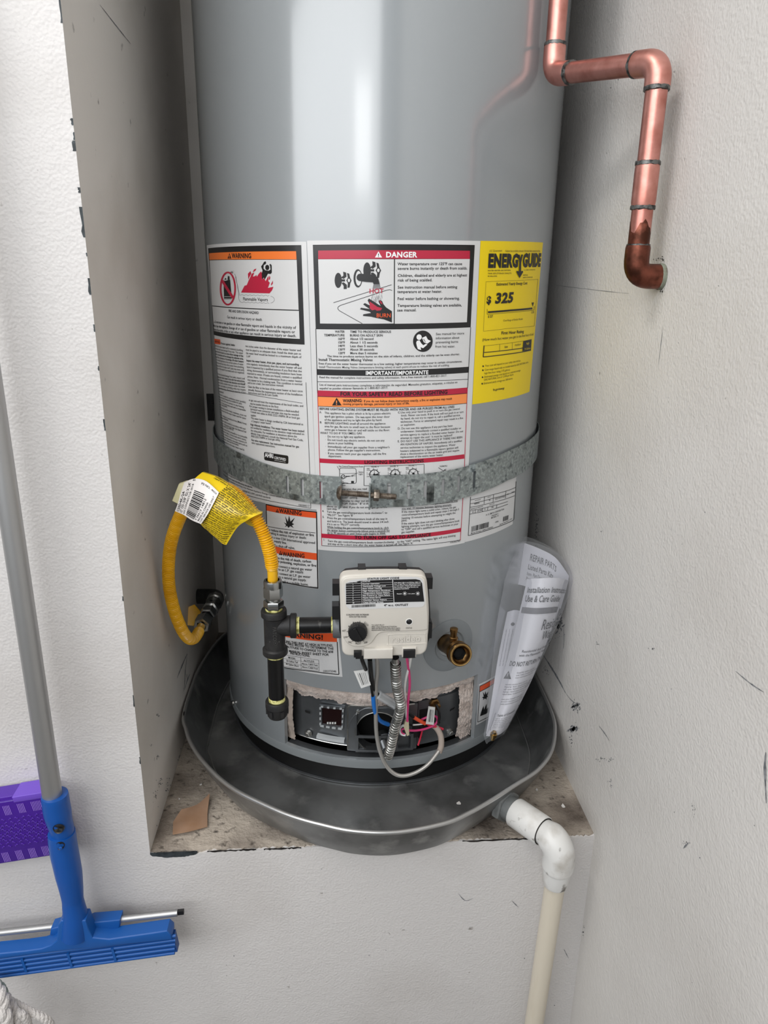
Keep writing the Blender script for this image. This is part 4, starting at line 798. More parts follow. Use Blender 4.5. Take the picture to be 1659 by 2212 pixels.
P.poly([(793, 690), (740, 655), (715, 625), (703, 597), (683, 587), (670, 600), (690, 642), (660, 622), (630, 602), (602, 585), (583, 573), (571, 590), (585, 620), (602, 642), (545, 615), (530, 627), (560, 650), (592, 670), (510, 658), (501, 672), (590, 695), (602, 706), (531, 718), (528, 733), (600, 740), (650, 752), (720, 765), (793, 793)], 'ink', 0.001)
P.poly([(588, 600), (620, 622), (660, 650), (705, 662), (690, 682), (655, 686), (640, 675), (612, 682), (590, 662)], 'red', 0.0012); P.poly([(678, 592), (695, 600), (708, 628), (690, 618)], 'red', .0012); P.t('BURN', 650, 746, 785, 746, 36, 'dorange', 0.012, off=.0013)
for tx, x0, y0, x1, y1 in [('WATER', 272, 887, 360, 887), ('TEMPERATURE', 172, 919, 360, 920), ('160ºF', 297, 953, 362, 953), ('150ºF', 298, 986, 363, 986), ('140ºF', 298, 1018, 363, 1018), ('130ºF', 299, 1051, 364, 1051), ('120ºF', 300, 1084, 365, 1084), ('TIME TO PRODUCE SERIOUS', 410, 888, 786, 888), ('BURNS ON ADULT SKIN', 408, 921, 710, 921), ('About 1/2 second', 410, 953, 625, 953), ('About 1 1/2 seconds', 410, 986, 662, 986), ('Less than 5 seconds', 410, 1019, 665, 1019), ('About 30 seconds', 410, 1051, 632, 1051), ('More than 5 minutes', 410, 1084, 662, 1084)]: P.t(tx, x0, y0, x1, y1, 20, 'ink', 0.016)
P.disc(1077, 966, 90, 98, 'ink', 0.0006, 40); P.disc(1042, 928, 24, 26, 'iconh', 0.0009); P.poly([(1015, 978), (1022, 962), (1046, 958), (1062, 985), (1080, 1003), (1105, 988), (1118, 996), (1078, 1030), (1056, 1020), (1060, 1046), (1030, 1038), (1020, 1005)], 'iconb', 0.0009); P.poly([(1068, 935), (1105, 918), (1122, 950), (1150, 963), (1118, 988), (1092, 978), (1085, 975)], 'iconk', 0.0009); P.line([(1082, 944), (1098, 972)], 5, 'ink', .0012)
for tx, x0, y0, x1, y1 in [('See manual for more', 1195, 910, 1455, 902), ('information about', 1193, 948, 1410, 942), ('preventing burns', 1193, 986, 1400, 979), ('from hot water.', 1190, 1025, 1372, 1022)]: P.t(tx, x0, y0, x1, y1, 22, 'ink', 0.003)
P.t('The time to produce serious burns on the skin of infants, children, and the elderly can be even shorter.', 198, 1110, 1415, 1092, 18, 'ink', 0.012); P.t('Install Thermostatic Mixing Valves', 122, 1145, 617, 1148, 24, 'ink', 0.012); P.t('Even if you set the water heater thermostat to a low setting, higher temperatures may occur in certain circumstances.', 122, 1178, 1437, 1158, 18, 'ink', 0.012); P.t('Install Thermostatic Mixing Valves (temperature limiting valves) at each point-of-use to reduce the risk of scalding.', 125, 1209, 1320, 1193, 18, 'ink', 0.003)
P.q([(107, 1222), (1497, 1200), (1497, 1254), (107, 1275)], 'bband', 0.0005); P.t('IMPORTANT/IMPORTANTE', 552, 1274, 1127, 1267, 34, 'white2', 0.03)
P.t('Read the manual for complete instructions and safety information. For a free manual, call 1-800-821-2017.', 128, 1304, 1297, 1290, 19, 'ink', 0.004); P.line([(107, 1337), (800, 1330), (1490, 1315)], 4); P.t('Lea el manual para instrucciones completas e información de seguridad. Manuales gratuitos, etiquetas, o rótulos en', 130, 1373, 1393, 1350, 19, 'ink', 0.004); P.t('español se pueden obtener llamando al 1-800-821-2017.', 130, 1406, 757, 1400, 19, 'ink', 0.004)
P.line([(96, 850), (108, 1300), (112, 1440)], 5); P.line([(1515, 838), (1492, 1300), (1485, 1400)], 5)
P.frame(660, 840, 4.254)
P.q([(110, 13), (1485, -13), (1482, 41), (111, 69)], 'red', 0.0005); P.t('FOR YOUR SAFETY READ BEFORE LIGHTING', 320, 61, 1303, 43, 34, 'ink', 0.03)
P.q([(112, 71), (1481, 43), (1478, 130), (113, 156)], 'lorange', 0.0005); tri(P, (287, 80), (245, 152), (333, 151), 'ink', 'lorange'); P.t('WARNING:', 345, 122, 523, 120, 28, 'ink', 0.03); P.t('If you do not follow these instructions exactly, a fire or explosion may result', 535, 121, 1343, 98, 21, 'ink', 0.012); P.t('causing property damage, personal injury or loss of life.', 343, 146, 955, 140, 20, 'ink', 0.012)
P.line([(113, 68), (1480, 40)], 4, 'ink', .0009); P.line([(113, 158), (1478, 132)], 4)
P.t('BEFORE LIGHTING: ENTIRE SYSTEM MUST BE FILLED WITH WATER AND AIR PURGED FROM ALL LINES', 130, 190, 1365, 172, 20, 'ink', 0.016)
for tx, x0, y0, x1, y1 in [('A.', 130, 222, 150, 222), ('This appliance has a pilot which is lit by a piezo-electric', 177, 228, 783, 232), ('spark gas ignition system.  Do not open the inner door', 175, 259, 773, 263), ('of the appliance and try to light the pilot by hand.', 175, 291, 703, 293), ('B.', 133, 315, 153, 315), ('BEFORE LIGHTING smell all around the appliance', 177, 321, 735, 325), ('area for gas. Be sure to smell next to the floor because', 177, 351, 777, 356), ('some gas is heavier than air and will settle on the floor.', 177, 381, 775, 386), ('WHAT TO DO IF YOU SMELL GAS', 137, 412, 518, 416), ('·  Do not try to light any appliance.', 182, 444, 550, 448), ('·  Do not touch any electric switch; do not use any', 182, 474, 725, 481), ('phone in your building.', 205, 505, 445, 508), ("·  Immediately call your gas supplier from a neighbor's", 184, 536, 772, 543), ("phone. Follow the gas supplier's instructions.", 207, 566, 690, 571), ('·  If you cannot reach your gas supplier, call the fire', 185, 598, 740, 603), ('department.', 210, 625, 332, 627), ('C.Use only your hand to push in or turn the gas control', 847, 225, 1415, 190), ('knob. Never use tools. If the knob will not push in or turn', 875, 252, 1450, 218), ('by hand, do not try to repair it, call a qualified service', 873, 281, 1417, 248), ('technician. Force or attempted repair may result in a fire', 872, 310, 1445, 275), ('or explosion.', 872, 340, 1007, 333), ('D. Do not use this appliance if any part has been', 845, 372, 1350, 345), ('underwater. Immediately contact a qualified installer or', 872, 400, 1427, 368), ('service agency to replace a flooded water heater. Do not', 870, 430, 1445, 396), ('attempt to repair the unit!  It must be replaced!', 870, 460, 1347, 432), ('E. DO NOT USE THIS APPLIANCE IF THERE HAS BEEN', 845, 490, 1438, 451), ('AN IGNITION OF VAPORS. Immediately call a qualified', 870, 518, 1433, 484), ('service technician to inspect the appliance. Water', 870, 548, 1375, 520), ('heaters subjected to a flammable vapors ignition will', 868, 578, 1400, 546), ('show a discoloration on the air intake grid and require', 868, 606, 1410, 571), ('replacement of the entire water heater.', 868, 633, 1265, 612), ('operative that you read', 330, 928, 565, 925), ('"OFF" setting.', 335, 1008, 480, 1005), ('5 minutes to clear out any', 310, 1036, 590, 1035), ('STOP!  Follow " B" in the', 322, 1063, 590, 1060), ('above on this label. If you do not smell gas, go to the', 197, 1086, 750, 1091), ('next step.', 197, 1108, 293, 1110), ('4.', 155, 1130, 172, 1130), ('Turn the gas control/temperature knob clockwise    to', 197, 1136, 750, 1145), ('"PILOT". See Figure \'B\'', 200, 1166, 438, 1171), ('5.', 157, 1184, 174, 1184), ('Press the gas control/temperature knob all the way in', 200, 1191, 752, 1200), ('and hold it in. The knob should travel in about 1/4 inch', 200, 1221, 763, 1228), ('if it is set to "PILOT" correctly.', 200, 1249, 500, 1256), ('While holding the gas control/temperature knob in, click', 200, 1275, 763, 1283), ('the igniter button continuously (about once a second) for', 200, 1302, 773, 1308), ('up to 90 seconds or until Status Light begins to blink.', 200, 1327, 737, 1333), ('The circuitry in this advanced gas valve requires that', 883, 1078, 1395, 1032), ('you wait 10 minutes between lighting attempts.', 883, 1107, 1340, 1070), ('If the status light turns a solid color, release the gas', 882, 1138, 1380, 1092), ('control/temperature knob and repeat steps 2 through 5', 882, 1165, 1408, 1112), ('(waiting 10 minutes before attempting to relight the', 880, 1195, 1375, 1145), ('pilot).', 880, 1218, 933, 1213), ('If the status light does not start blinking after three', 880, 1246, 1365, 1199), ('lighting attempts, turn the gas control/temperature knob', 880, 1272, 1410, 1218), ('to "OFF" and call a qualified service technician or your', 880, 1299, 1400, 1246), ('gas supplier.', 880, 1325, 1003, 1314), ('1.', 165, 1392, 178, 1392), ('Turn the gas control/temperature knob counterclockwise    to the "OFF" setting. The status light will stop blinking', 205, 1403, 1375, 1352), ('and stay on for a short time after the water heater is turned off. See Figure \'A\'', 205, 1429, 985, 1425)]: P.t(tx, x0, y0, x1, y1, 18.5, 'ink', 0.006)
P.t('100262765', 1322, 1418, 1418, 1402, 18, 'ink', 0.0)
for a in [((200, 1279), (763, 1288)), ((200, 1307), (773, 1313)), ((200, 1332), (737, 1338)), ((883, 1083), (1395, 1037)), ((883, 1112), (1340, 1075)), ((510, 264), (548, 265))]: P.line([a[0], ((a[0][0] + a[1][0])/2, (a[0][1] + a[1][1])/2 + 2), a[1]], 2.5)
for cx, cy, a0, a1 in ((713, 1136, 1.0, 5.3), (0, 0, 0, 0)):
    if cx: P.line([(cx + 7*math.cos(a), cy - 2 + 8*math.sin(a)) for a in np.linspace(a0, a1, 8)], 2)
P.q([(130, 638), (1457, 600), (1457, 640), (130, 678)], 'red', 0.0005); P.t('LIGHTING INSTRUCTIONS', 540, 686, 1085, 672, 29, 'ink', 0.025)
P.q([(148, 1328), (1425, 1277), (1425, 1312), (148, 1367)], 'red', 0.0005); P.t('TO TURN OFF GAS TO APPLIANCE', 452, 1375, 1150, 1352, 29, 'ink', 0.025)
P.line([(112, 20), (140, 1000), (150, 1438)], 5, 'red', .0008); P.line([(1484, 0), (1450, 900), (1420, 1388)], 5, 'red', .0008); P.line([(150, 1438), (800, 1440), (1420, 1388)], 4)
pp = rrect((313, 725), (465, 728), (467, 868), (315, 868), 20); P.line(pp + [pp[0]], 4); P.line([(318, 778), (466, 775)], 3); P.ring(346, 806, 17, 18, 6); P.line([(334, 815), (358, 797)], 4); P.poly([(370, 797), (420, 805), (370, 808)], 'ink'); P.ring(430, 798, 6, 7, 3); P.line([(432, 795), (480, 770)], 3); P.line([(290, 708), (316, 750)], 3); P.ring(345, 860, 8, 8, 3)
P.q([(420, 845), (445, 845), (445, 865), (420, 865)], 'ink', .0007); P.line([(365, 820), (385, 800), (462, 797)], 3); P.line([(335, 868), (365, 860), (395, 866)], 4)
P.line([(537, 708), (820, 703), (1088, 691), (1088, 885), (800, 890), (537, 887), (537, 708)], 4)
for k, (cx, cy, pa) in enumerate(((632, 787, 0.0), (824, 784, 1.57), (990, 778, 2.2))):
    P.ring(cx, cy, 42, 44, 7)
    for j in range(5): a = -0.4 - j*0.66; P.line([(cx + 46*math.cos(a), cy + 48*math.sin(a)), (cx + 58*math.cos(a), cy + 60*math.sin(a))], 4)
    for j in range(4): a = pa + j*1.57; P.line([(cx, cy), (cx + 38*math.cos(a), cy + 38*math.sin(a))], 3)
    P.poly([(cx, cy), (cx + 36*math.cos(pa - 0.35), cy + 36*math.sin(pa - 0.35)), (cx + 38*math.cos(pa + 0.35), cy + 38*math.sin(pa + 0.35))], 'ink'); P.disc(cx, cy, 11, 11, 'ink')
    P.t('VERY', cx - 72, cy - 50, cx - 40, cy - 52, 10, 'ink', .01); P.t('HOT', cx - 70, cy - 36, cx - 42, cy - 37, 10, 'ink', .01); P.t('LOW', cx - 72, cy + 22, cx - 48, cy + 21, 10, 'ink', .01); P.line([(cx - 66, cy - 25), (cx - 66, cy + 5)], 2)
P.t('FIGURE  A', 603, 721, 672, 719, 12, 'ink', .008); P.t('FIGURE  B', 775, 717, 850, 714, 12, 'ink', .008); P.t('FIGURE  C', 945, 710, 1020, 706, 12, 'ink', .008)
P.t('Gas Control/Temperature Knob', 305, 716, 528, 719, 14, 'ink', .01); P.t('Status', 487, 769, 532, 769, 14, 'ink', .006); P.t('Light', 487, 788, 526, 788, 14, 'ink', .006); P.t('THERMOPILE', 1228, 718, 1300, 712, 13, 'ink', .006); P.t('Base', 335, 888, 368, 888, 12, 'ink', .006)
for a in [((1218, 722), (1300, 775)), ((1215, 780), (1330, 742)), ((1255, 765), (1345, 780)), ((1270, 740), (1325, 775)), ((1240, 770), (1290, 735))]: P.line(a, 4)
P.flush(lab, NM)
# ---- yellow energy sticker
lab, cc = sheet('energy_cost_sticker', [(1038, 520.2), (1172.5, 523.8), (1143.4, 846), (1020, 873.6)], M_YEL)
P = Print(CS, 990, 510, 5.671)
P.t('U.S. Government', 375, 193, 530, 189, 25, 'ink', 0.0, slant=0.2); P.t('Federal law prohibits removal of this label before consumer purchase.', 568, 194, 996, 192, 25, 'ink', 0.0, slant=0.2)
P.t('ENERG', 357, 378, 728, 374, 152, 'ink', 0.06); P.t('GUIDE', 779, 372, 1000, 364, 150, 'ink', 0.06)
P.poly([(722, 228), (743, 228), (752, 275), (763, 226), (784, 226), (762, 320), (760, 430), (782, 425), (785, 440), (742, 514), (702, 440), (706, 425), (734, 432), (738, 320)], 'ink', 0.0012)
P.t('WATER HEATER–GAS NATURAL', 355, 431, 637, 425, 16, 'ink', 0.012); P.t('TANK SIZE (STORAGE CAPACITY)', 355, 466, 645, 462, 16, 'ink', 0.012); P.t('40 GALLONS', 355, 499, 468, 498, 16, 'ink', 0.012); P.t('A. O. SMITH CORPORATION', 795, 422, 935, 418, 13, 'ink', 0.008); P.t('MODEL(S)', 790, 486, 846, 483, 15, 'ink', 0.008); P.t('GNV-UT4030-00', 783, 516, 902, 510, 15, 'ink', 0.008)
P.line([(335, 558), (650, 545), (970, 530), (925, 1100), (615, 1130), (302, 1165), (335, 558)], 2.5)
P.t('Estimated Yearly Energy Cost', 460, 606, 838, 590, 33, 'ink', 0.02); P.t('$', 340, 827, 398, 823, 85, 'ink', 0.045); P.t('325', 440, 822, 665, 808, 118, 'ink', 0.045, slant=0.12)
P.line([(360, 932), (630, 910), (902, 885)], 22, 'ink'); P.line([(350, 893), (348, 958), (640, 935), (922, 905), (926, 858)], 4); P.poly([(893, 815), (922, 812), (907, 865)], 'ink'); P.t('$ 227', 357, 999, 418, 995, 28, 'ink', 0.02); P.t('$ 328', 888, 946, 920, 943, 26, 'ink', 0.01); P.t('Cost Range of Similar Models', 543, 1046, 782, 1025, 23, 'ink', 0.0, slant=.15)
P.t('First Hour Rating', 520, 1205, 795, 1183, 36, 'ink', 0.02); P.t('(How much hot water you get in the first hour of use)', 288, 1286, 915, 1212, 32, 'ink', 0.005)
P.line([(311, 1340), (301, 1482)], 11); P.line([(310, 1345), (550, 1318), (790, 1284)], 3); P.line([(312, 1425), (550, 1402), (785, 1370)], 9); P.line([(300, 1480), (600, 1445), (885, 1397)], 10); P.line([(503, 1325), (500, 1402)], 3); P.line([(658, 1306), (655, 1385)], 3); P.poly([(790, 1285), (892, 1262), (885, 1397), (780, 1410)], 'ink', 0.0008)
P.t('low', 560, 1371, 600, 1366, 28, 'ink', 0.01); P.t('medium', 685, 1346, 760, 1336, 26, 'ink', 0.0); P.t('high', 822, 1329, 858, 1322, 28, 'yel', 0.0, off=.0013); P.t('70 Gallons', 798, 1396, 872, 1382, 24, 'yel', 0.0, off=.0013)
for cx, cy in ((300, 1593), (297, 1643), (292, 1728), (288, 1807)): P.disc(cx, cy, 9, 11, 'ink', .0008, 12)
for tx, x0, y0, x1, y1 in [('Your cost will depend on your utility rates and use.', 322, 1600, 757, 1533), ('Cost range based only on models fueled by GAS NATURAL with a', 317, 1650, 853, 1553), ('high first hour rating (>75 gallons).', 313, 1692, 630, 1645), ('Estimated energy cost based on a national average', 313, 1736, 755, 1653), ('GAS NATURAL cost of 1.2100 per therm.', 308, 1772, 672, 1704), ('Estimated yearly energy use: 268 therms', 305, 1815, 660, 1752)]: P.t(tx, x0, y0, x1, y1, 24, 'ink', 0.0)
P.t('ftc.gov/energy', 420, 1896, 558, 1872, 26, 'ink', 0.02)
P.flush(lab, NM)
# ---- rating plate (its square matrix code is left out)
lab, cc = sheet('rating_plate_sticker', [(1001, 1060), (1115, 1030), (1107, 1132), (1004, 1171)], M_PAPER)
P = Print(CS, 980, 1020, 3.568)
P.line([(128, 190), (110, 488), (290, 435), (455, 370), (462, 358), (478, 70)], 4)
for a in [((128, 212), (300, 172), (474, 118)), ((126, 243), (300, 200), (470, 150)), ((124, 270), (300, 232), (468, 180)), ((122, 297), (300, 258), (415, 225)), ((120, 322), (300, 285), (415, 245))]: P.line(a, 3)
for a in [((235, 186), (232, 245)), ((305, 170), (300, 230)), ((400, 142), (396, 200)), ((165, 285), (163, 313)), ((220, 275), (218, 303)), ((262, 265), (258, 292)), ((330, 250), (326, 280))]: P.line(a, 3)
for tx, x0, y0, x1, y1, h in [('INPUT BTU/HR', 160, 222, 205, 212, 7), ('CAPACITY', 255, 198, 285, 190, 7), ('40000', 155, 250, 196, 240, 13), ('41', 268, 222, 283, 218, 13), ('252141077001', 315, 212, 393, 190, 12), ('MANIFOLD PRESSURE', 130, 288, 222, 265, 8), ('4', 140, 314, 150, 311, 13), ('10.50', 175, 306, 215, 296, 13), ('5', 233, 293, 242, 291, 13), ('100', 285, 278, 304, 273, 13), ('GALLONS', 270, 255, 310, 245, 7), ('A. O. SMITH CORPORATION', 245, 335, 385, 288, 12), ('HIGHWAY 1', 288, 342, 345, 322, 11), ('MCBEE, SC', 285, 358, 345, 337, 11), ('17098', 315, 392, 341, 383, 11), ('Model Number: G640-UT4030NV', 130, 476, 300, 426, 11), ('Serial Number: 1737', 350, 408, 446, 362, 10), ('M', 410, 175, 418, 172, 10), ('100', 440, 162, 465, 155, 11)]: P.t(tx, x0, y0, x1, y1, h, 'ink', 0.008)
rb = random.Random(5); x = 137.0
while x < 272: w = rb.choice([2, 3, 4, 6]); t = (x - 137)/140; P.q([(x, 418 - 38*t), (x + w, 418 - 38*t - w*.27), (x + w - 3, 460 - 40*t - w*.27), (x - 3, 460 - 40*t)], 'ink', .0006, nu=1); x += w + rb.choice([2, 3, 4])
x = 380.0
while x < 420: w = rb.choice([2, 3, 4]); t = (x - 380)/45; P.q([(x, 343 - 15*t), (x + w, 343 - 15*t), (x + w - 3, 380 - 17*t), (x - 3, 380 - 17*t)], 'ink', .0006, nu=1); x += w + rb.choice([2, 3])
P.flush(lab, NM)
# ---- explosion sticker beside the yellow hose
z1, z0 = 0.4335, 0.3215; sA, sB = -0.178, -0.0932
lab, cc = sheet('explosion_warning_sticker', [(sA, z1 - 0.001), (sB - 0.0005, z1 + 0.001), (sB, z0), (sA, z0 - 0.002)], M_PAPER, uv=True)
P = Print(CS, 430, 830, 4.808)
c = [np.array(q) for q in ((sA + .0005, z1 - 0.0015), (sB - .001, z1 + 0.0005), (sB - .0005, z0 + .0005), (sA + .0005, z0 - 0.0015))]; t = 0.0016
for a, b in ((c[0], c[1]), (c[1], c[2]), (c[2], c[3]), (c[3], c[0])):
    d = (b - a)/np.linalg.norm(b - a); n = np.array([d[1], -d[0]])*t; P.quv([a, b, b + n - d*t*0.2, a + n + d*t*0.2], 'frame', .0006, nu=max(1, int(np.linalg.norm(b - a)/.004)))
def lz(px, py): return P.px((px, py))[1]
zb1 = lz(1197, 1388); P.quv([(sA + t, z1 - .003), (sB - t - .001, z1 - .001), (sB - t - .001, zb1), (sA + t, zb1 - .002)], 'dorange', .0005); zb2, zb3 = lz(1223, 1755), lz(1225, 1825); P.quv([(sA + t, zb2 - .002), (sB - t - .0005, zb2), (sB - t - .0005, zb3), (sA + t, zb3 - .002)], 'dorange2', .0005)
P.t('WARNING', 838, 1330, 1070, 1360, 42, 'ink', 0.025); tri(P, (817, 1290), (799, 1328), (833, 1332), 'ink', 'exm'); P.t('WARNING', 872, 1782, 1100, 1801, 42, 'ink', 0.025); tri(P, (850, 1726), (831, 1770), (869, 1775), 'ink', 'exm2')
P.line([(700, 1472), (960, 1512), (1210, 1542)], 5); P.poly([(882, 1432), (912, 1448), (897, 1368), (925, 1425), (938, 1362), (952, 1425), (997, 1385), (968, 1440), (990, 1452), (965, 1464), (988, 1492), (950, 1472), (930, 1490), (918, 1470), (893, 1482), (907, 1462)], 'ink')
for tx, x0, y0, x1, y1, b in [('To reduce the risk of explosion or fire', 712, 1515, 1195, 1577, 1), ('resulting in serious injury or death:', 714, 1548, 1118, 1606, 0), ('· Use a new CSA International approved', 716, 1588, 1208, 1657, 0), ('gas supply line.', 740, 1627, 915, 1660, 0), ('· Install a shut-off valve.', 718, 1668, 1000, 1713, 0), ('To reduce the risk of death, carbon', 724, 1795, 1168, 1852, 1), ('monoxide poisoning, explosion, or fire:', 726, 1828, 1225, 1894, 1), ('· Do not connect a natural gas water', 730, 1880, 1177, 1936, 0), ('heater to an L.P. gas supply.', 745, 1917, 1092, 1962, 0), ('· Do not connect an L.P. gas water', 733, 1955, 1160, 2011, 0), ('heater to a natural gas supply.', 748, 1992, 1120, 2045, 0), ('· Do not install in a mobile home.', 735, 2036, 1140, 2090, 0)]: P.t(tx, x0, y0, x1, y1, 25, 'ink', 0.018 if b else 0.01)
P.t('100262047', 1148, 2108, 1238, 2115, 13, 'ink', 0.0)
P.flush(lab, NM)
# ---- altitude sticker behind the gas nipple
sA, sB = cyl(591, 1440)[0], cyl(740, 1462)[0]; z0, z1 = cyl(740, 1462)[1], cyl(722, 1352)[1]
lab, cc = sheet('altitude_sticker', [(sA, z1 - 0.003), (cyl(730, 1380)[0], z1), (sB, z0), (sA, z0 - 0.005)], M_PAPER, uv=True)
P = Print(CS, 560, 1220, 6.505)
P.q([(240, 880), (1085, 945), (1095, 1083), (250, 985)], 'dorange', .0005); P.t('WARNING!', 330, 975, 905, 1049, 62, 'ink', 0.03)
P.line([(1096, 1080), (1108, 1300), (1121, 1537), (740, 1492), (340, 1438)], 11, 'frame')
for tx, x0, y0, x1, y1 in [('INSTALLING THIS UNIT AT HIGH ALTITUDES,', 254, 1064, 1040, 1147), ('USE TABLE BELOW TO DETERMINE THE', 308, 1098, 1047, 1192), ('THE ALTITUDE TO CHANGE TO THE #38', 318, 1144, 1041, 1236), ('ORIFICE. SEE MANUAL INSERT SHEET FOR', 205, 1176, 978, 1276), ('INSTRUCTIONS.', 440, 1252, 717, 1294)]: P.t(tx, x0, y0, x1, y1, 31, 'ink', 0.018)
P.line([(340, 1257), (590, 1297), (838, 1336), (845, 1491), (590, 1460), (340, 1420)], 3.5); P.line([(340, 1312), (590, 1350), (840, 1387)], 3); P.line([(340, 1366), (590, 1405), (843, 1440)], 3); P.line([(585, 1297), (592, 1460)], 3)
for tx, x0, y0, x1, y1 in [('MODEL', 412, 1311, 515, 1331), ('ALTITUDE', 628, 1352, 775, 1369), ('50 Gallon Tall', 385, 1356, 545, 1382), ('Above 7,800 Feet', 600, 1395, 825, 1421), ('40 Gallon Short', 378, 1400, 560, 1433), ('Above 5,400 Feet', 605, 1443, 828, 1469)]: P.t(tx, x0, y0, x1, y1, 25, 'ink', 0.004)
P.t('100373346', 895, 1505, 1085, 1508, 31, 'ink', 0.0)
P.flush(lab, NM)
# ---- small burn hazard sticker low on the right
lab, cc = sheet('burn_hazard_sticker', [(1034.5, 1478), (1072, 1458), (1064, 1545), (1029, 1566)], M_PAPER)
P = Print(CS, 980, 1020, 3.568); P.q([(199, 1648), (318, 1582), (314, 1622), (197, 1690)], 'dorange', .0005); P.line([(199, 1648), (182, 1925), (290, 1870), (318, 1582), (199, 1648)], 4, 'frame'); P.line([(197, 1692), (314, 1624)], 4)
P.poly([(216, 1735), (230, 1728), (222, 1690), (236, 1715), (242, 1685), (248, 1712), (264, 1690), (256, 1722), (262, 1728), (250, 1738), (252, 1752), (238, 1742), (222, 1756), (228, 1742)], 'ink'); P.poly([(200, 1880), (215, 1830), (228, 1800), (232, 1830), (243, 1800), (252, 1785), (250, 1825), (266, 1810), (262, 1850), (245, 1862)], 'ink')
P.flush(lab, NM)
# ------------------------------------------------------------------ seismic strap round the tank
ST = thing('seismic_strap', 'galvanised steel earthquake strap bolted round the water heater', 'strap', (0, 0, 0.44))
RS = RT + 0.0034; sl = 0.085
def zmid(s): return float(np.interp(s, [-0.4, -0.29, -0.22, -0.15, -0.10, -0.06, 0.0, 0.04, 0.075, 0.105, 0.145, 0.19, 0.27, 0.4], [0.485, 0.4805, 0.4765, 0.4685, 0.4655, 0.4660, 0.4680, 0.4682, 0.4700, 0.4732, 0.4785, 0.4850, 0.4905, 0.4950]))
def band(name, s0, s1, slots, hw=0.0195):
    m = MB(); cuts = sorted(set([s0, s1] + [q for c in slots for q in (c - 0.0022, c + 0.0022)])); ss = []
    for a, b in zip(cuts[:-1], cuts[1:]): ss += list(np.linspace(a, b, max(1, int((b - a)/0.008)) + 1)[:-1])
    ss.append(s1); hz = [-hw, -0.0115, 0.0115, hw]
    for i in range(len(ss) - 1):
        mid = (ss[i] + ss[i+1])/2; isl = any(abs(mid - c) < 0.0022 for c in slots)
        for j in range(3):
            if isl and j == 1: continue
            q = [(ss[i], hz[j]), (ss[i+1], hz[j]), (ss[i+1], hz[j+1]), (ss[i], hz[j+1])]
            m.add([c3(a, zmid(a) + b, RS) for a, b in q] + [c3(a, zmid(a) + b, RS + 0.0013) for a, b in q], [(3, 2, 1, 0), (4, 5, 6, 7), (0, 1, 5, 4), (2, 3, 7, 6), (1, 2, 6, 5), (3, 0, 4, 7)], False)
    return m
SLL = [cyl(x, 1062, RS)[0] for x in (622, 654, 694)]; SLR = [cyl(x, y, RS)[0] for x, y in ((840, 1062), (882, 1062), (918, 1060), (956, 1055), (990, 1048), (1023, 1040))]
sLe, sRe = cyl(737, 1050, RS)[0], cyl(801, 1055, RS)[0]
m = band('strap_band', -math.pi/2*RT, sLe, SLL)
# straight run from the tank's side back to the wall, with its bent foot
pa = np.array(c3(-math.pi/2*RT, zmid(-0.4), RS)); pb = np.array([-0.300, YB - 0.002, 0.488]); pf = np.array([XL + 0.004, YB - 0.002, 0.472]); up = np.array([0, 0, 0.0195])
m.grid(np.array([[pa - up, pb - up], [pa + up, pb + up]]), False); m.grid(np.array([[pa - up + (0.0013, 0, 0), pb - up + (0.0013, 0, 0)], [pa + up + (0.0013, 0, 0), pb + up + (0.0013, 0, 0)]]), False)
m.build('strap_band', M_STRAP, ST)
m = band('strap_band', sRe, math.pi/2*RT, SLR, 0.0215)
pa2 = np.array(c3(math.pi/2*RT, zmid(0.4), RS)); pb2 = np.array([0.262, YB - 0.002, 0.505]); m.grid(np.array([[pa2 - up, pb2 - up], [pa2 + up, pb2 + up]]), False)
m.build('strap_band', M_STRAP, ST)
m = MB(); m.box((-0.312, YB - 0.0035, 0.460), (-0.286, YB - 0.0005, 0.512)); m.build('wall_bracket', M_IRON, ST)
m = MB(); m.lathe([(0, 0.011), (0.003, 0.011), (0.003, 0.0075), (0.010, 0.0075), (0.0105, 0)], (-0.298, YB - 0.003, 0.488), (0, -1, 0), 6, False); m.build('lag_screw', M_IRON, ST)
# bent-out tabs with the carriage bolt through them
def tab(s, z, n):
    o = np.array(c3(s, zmid(s) + z, RS)); d = np.array([math.sin(s/RT), -math.cos(s/RT), 0]); t = np.array([math.cos(s/RT), math.sin(s/RT), 0])
    m = MB(); m.obox(o + d*0.0075, d*0.0085, t*0.0011, np.array([0, 0, 0.0155])); m.build('strap_tab', M_STRAP, ST); return o, d, t
oL, dL, tL = tab(sLe, -0.0045, 0); oR, dR, tR = tab(sRe - 0.001, -0.0045, 0)
b0 = aty(728, 1064, -RS - 0.011); b1 = aty(856, 1073, -RS - 0.011); bd = (b1 - b0)/np.linalg.norm(b1 - b0)
L = np.linalg.norm(b1 - b0); prof = [(0, 0.0038)]
k = 0.006
while k < L - 0.001: prof += [(k, 0.0036), (k + 0.0006, 0.0040)]; k += 0.0012
prof += [(L - 0.001, 0.0036), (L, 0.003), (L, 0.0)]
m = MB(); m.lathe(prof, b0, bd, 18, True); m.build('bolt_shaft', M_BOLT, ST)
m = MB(); m.lathe([(0.002, 0.0), (0.002, 0.0095), (0.0008, 0.0098), (-0.0015, 0.0085), (-0.0035, 0.005), (-0.0042, 0.0)], b0 + bd*0.0032, bd, 24); m.build('bolt_head', M_BOLT, ST)
nk = aty(813, 1070, -RS - 0.011); m = MB(); m.lathe([(-0.0035, 0.0), (-0.0035, 0.0068), (-0.0028, 0.0074), (0.0028, 0.0074), (0.0035, 0.0068), (0.0035, 0.0)], nk, bd, 6, False, rot=0.2); m.build('hex_nut', M_BOLT, ST)

